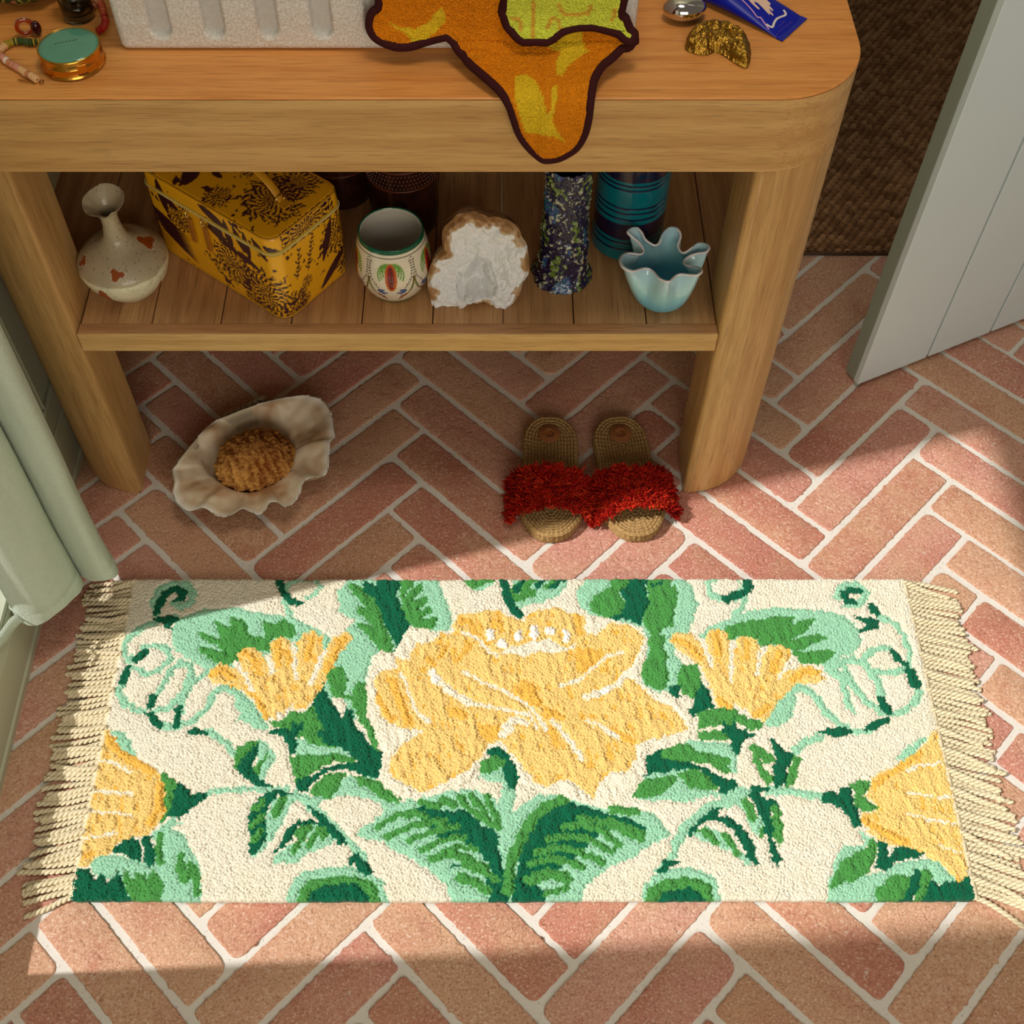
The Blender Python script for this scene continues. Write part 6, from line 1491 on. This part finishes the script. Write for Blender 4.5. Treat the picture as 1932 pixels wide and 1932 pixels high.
# ---- green patterned pouch
def pouch():
    t = thing('green_pouch', 'crumpled olive green patterned fabric pouch at the back left', 'pouch', (-.535, 1.262, TT)); bm = bmesh.new(); bmesh.ops.create_icosphere(bm, subdivisions=5, radius=1)
    for v in bm.verts:
        x, y, z = v.co; h = 1 + .14 * mnoise.noise(Vector((x * 2, y * 2, z * 2))) + .05 * mnoise.noise(Vector((x * 6, y * 6, z * 6))); v.co = (x * .058 * h, y * .048 * h, max(.0, z * .026 * h + .024))
    n = NT('olive_print', .8, .2); v = n.coord(); e = n.voro(v, 62, 'DISTANCE_TO_EDGE'); c = n.mix(n.ramp(e, [(.05, 0), (.09, 1)]), srgb(150, 142, 60), srgb(56, 62, 26)); c = n.mix(n.ramp(n.voro(v, 62), [(.28, 1), (.36, 0)]), c, srgb(170, 120, 84)); n.out(c, None, n.bump(n.noise(v, 300, 3), .5, .001))
    bm_obj('fabric', bm, n.m, t, smooth=True)
pouch()
# ---- silver pebble
def pebble():
    t = thing('silver_pebble', 'smooth mirror silver pebble left of the gold lump', 'pebble', (.2125, 1.206, TT)); bm = bmesh.new(); bmesh.ops.create_icosphere(bm, subdivisions=5, radius=1)
    for v in bm.verts:
        x, y, z = v.co; a = abs(x) ** 1.6 * math.copysign(1, x) if False else x; v.co = (x * .0245 * (1 - .06 * y), y * .0165 + .003 * x * x, z * .0125 * (1 - .1 * x) + .0123)
    o = bm_obj('body', bm, plain('polished_silver', (214, 206, 200), .07, 1), t, smooth=True); o.rotation_euler = (0, 0, R(8))
pebble()
# ---- gold lump
def gold():
    G = [tuple(p[:2]) for p in GOLD]; P = closed_spline([(x, y, 0) for x, y in G], 6); cx, cy = sum(p[0] for p in P) / len(P), sum(p[1] for p in P) / len(P)
    t = thing('gold_crescent', 'crumpled gold crescent shaped lump in front of the blue tube', 'ornament', (cx, cy, TT))
    from mathutils.geometry import delaunay_2d_cdt
    PP = np.array([p[:2] for p in P]); gx, gy = np.meshgrid(np.arange(PP[:, 0].min(), PP[:, 0].max(), .0011), np.arange(PP[:, 1].min(), PP[:, 1].max(), .0011)); k = inpoly(gx, gy, [tuple(p) for p in PP])
    ed = lambda x, y: float(np.sqrt(np.min((PP[:, 0] - x) ** 2 + (PP[:, 1] - y) ** 2)))
    pts = [(a, b) for a, b in zip(gx[k].tolist(), gy[k].tolist()) if ed(a, b) > .0005]
    r = delaunay_2d_cdt([Vector(p) for p in PP.tolist()] + [Vector(p) for p in pts], [], [list(range(len(PP)))], 1, 1e-7); V = []
    for q in r[0]:
        e = ed(q.x, q.y); z = .0125 * math.sqrt(max(0, 1 - (1 - min(1, e / .0105)) ** 2)); n1 = mnoise.noise(Vector((q.x * 110, q.y * 110, 1))); n2 = abs(mnoise.noise(Vector((q.x * 260, q.y * 260, 4))))
        groove = math.exp(-(((q.x - cx) + .012 - (q.y - cy) * .1) / .0018) ** 2)
        V.append((q.x - cx, q.y - cy, z * (1 + .35 * n1) + .0035 * (.35 - n2) * min(1, e / .003) - .002 * groove * min(1, e / .003) + .0012))
    n = len(V); F = [tuple(f) for f in r[2]] + [tuple(i + n for i in f)[::-1] for f in r[2]]; V = V + [(x, y, 0) for x, y, z in V]
    nb = len(PP); F += [(i + n, (i + 1) % nb + n, (i + 1) % nb, i) for i in range(nb)]
    g = NT('antique_gold_foil', .24, .5, Metallic=1.0); v = g.coord(); g.out(g.mix(g.noise(v, 120, 3), srgb(206, 158, 62), srgb(130, 92, 34)), None, g.bump(g.noise(v, 420, 3), .6, .002)); mesh_from('body', V, F, g.m, t)
gold()
# ---- blue hand-cream tube
def cream():
    p0, p1 = Vector(TUBE_OUT[0]), Vector(TUBE_OUT[1]); ax = (p1 - p0).normalized(); W = (p1 - p0).length; up = Vector((0, 0, 1)); ln = up.cross(ax).normalized()
    if ln.x > 0: ln = -ln
    O = (p0 + p1) / 2; t = thing('hand_cream_tube', 'blue squeezed cream tube printed with a pale hand at the table corner', 'tube', (O.x, O.y, TT))
    V = []; m = 40; q = 36; Ltot = .135
    def half(u): s = u / Ltot; return W / 2 * (1 - .10 * s), .0006 + .0105 * min(1, max(0, s - .02) / .55) ** .8
    for i in range(m + 1):
        u = Ltot * i / m; hw, hh = half(u)
        for k in range(q):
            a = 2 * math.pi * k / q; c_, s_ = math.cos(a), math.sin(a); x = hw * math.copysign(abs(c_) ** .75, c_); z = hh * math.copysign(abs(s_) ** .9, s_) + hh
            p = ln * u + ax * x; V.append((p.x, p.y, z))
    F = [(i * q + k, i * q + (k + 1) % q, (i + 1) * q + (k + 1) % q, (i + 1) * q + k) for i in range(m) for k in range(q)]; F += [tuple(range(q))[::-1], tuple(m * q + k for k in range(q))]
    n = NT('cobalt_tube_plastic', .34, .35); n.out(srgb(6, 24, 158)); body = mesh_from('tube_body', V, F, n.m, t)
    hw = W / 2; bm = bmesh.new(); vs_ = []
    for u, x in ((-.004, -hw), (-.004, hw), (.004, hw), (.004, -hw)):
        p = ln * u + ax * x; vs_.append(p)
    for z in (.0002, .0014): 
        for p in vs_: bm.verts.new((p.x, p.y, z))
    bm.verts.ensure_lookup_table(); b = bm.verts
    for f in ((3, 2, 1, 0), (4, 5, 6, 7), (0, 1, 5, 4), (1, 2, 6, 5), (2, 3, 7, 6), (3, 0, 4, 7)): bm.faces.new([b[i] for i in f])
    bm_obj('crimp', bm, n.m, t)
    def surf(x, y):
        """height of the tube top at a world point"""
        d = Vector((x - O.x, y - O.y, 0)); u = d.dot(ln); c_ = d.dot(ax); hw_, hh = half(max(0, u)); c_ = max(-1, min(1, c_ / hw_)); s_ = max(0, 1 - abs(c_) ** 2.67) ** .5
        return hh * s_ ** .9 + hh
    def decal(nm, pts, mat, poly=True, w_=.001):
        if poly:
            from mathutils.geometry import tessellate_polygon
            P = []
            n_ = len(pts)
            for i in range(n_): P.append(pts[i])
            tri = tessellate_polygon([[Vector((p[0], p[1], 0)) for p in P]])
            V = [(p[0] - O.x, p[1] - O.y, surf(p[0], p[1]) + .0004) for p in P]; o = mesh_from(nm, V, [tuple(f) for f in tri], mat, body, False)
        else:
            Q = smooth_prof([(p[0], p[1], 0) for p in pts], 5) if len(pts) > 2 else [(pts[0][0] * (1 - k / 6) + pts[1][0] * k / 6, pts[0][1] * (1 - k / 6) + pts[1][1] * k / 6, 0) for k in range(7)]
            V, F = tube([(p[0] - O.x, p[1] - O.y, surf(p[0], p[1]) + .0001) for p in Q], w_, 6, flat=.25); o = mesh_from(nm, V, F, mat, body)
        return o
    hand = decal('printed_hand', HAND, plain('hand_print_ink', (232, 196, 178), .5)); md = hand.modifiers.new('s', 'SOLIDIFY'); md.thickness = .0002
    decal('printed_line', LINE1, plain('pink_print_ink', (214, 160, 214), .5), False, .0009); decal('printed_line', LINE2, plain('white_print_ink', (226, 216, 214), .5), False, .0015)
    ink = plain('violet_print_ink', (104, 66, 150), .5)
    for ln_ in TXT:
        a, b = Vector(ln_[0][:2]), Vector(ln_[1][:2]); k = max(3, int((b - a).length / .0021))
        for i in range(k):
            p = a.lerp(b, (i + .2) / k); q_ = a.lerp(b, (i + .75) / k); decal('letter', [(p.x, p.y), (q_.x, q_.y)], ink, False, .0005)
cream()
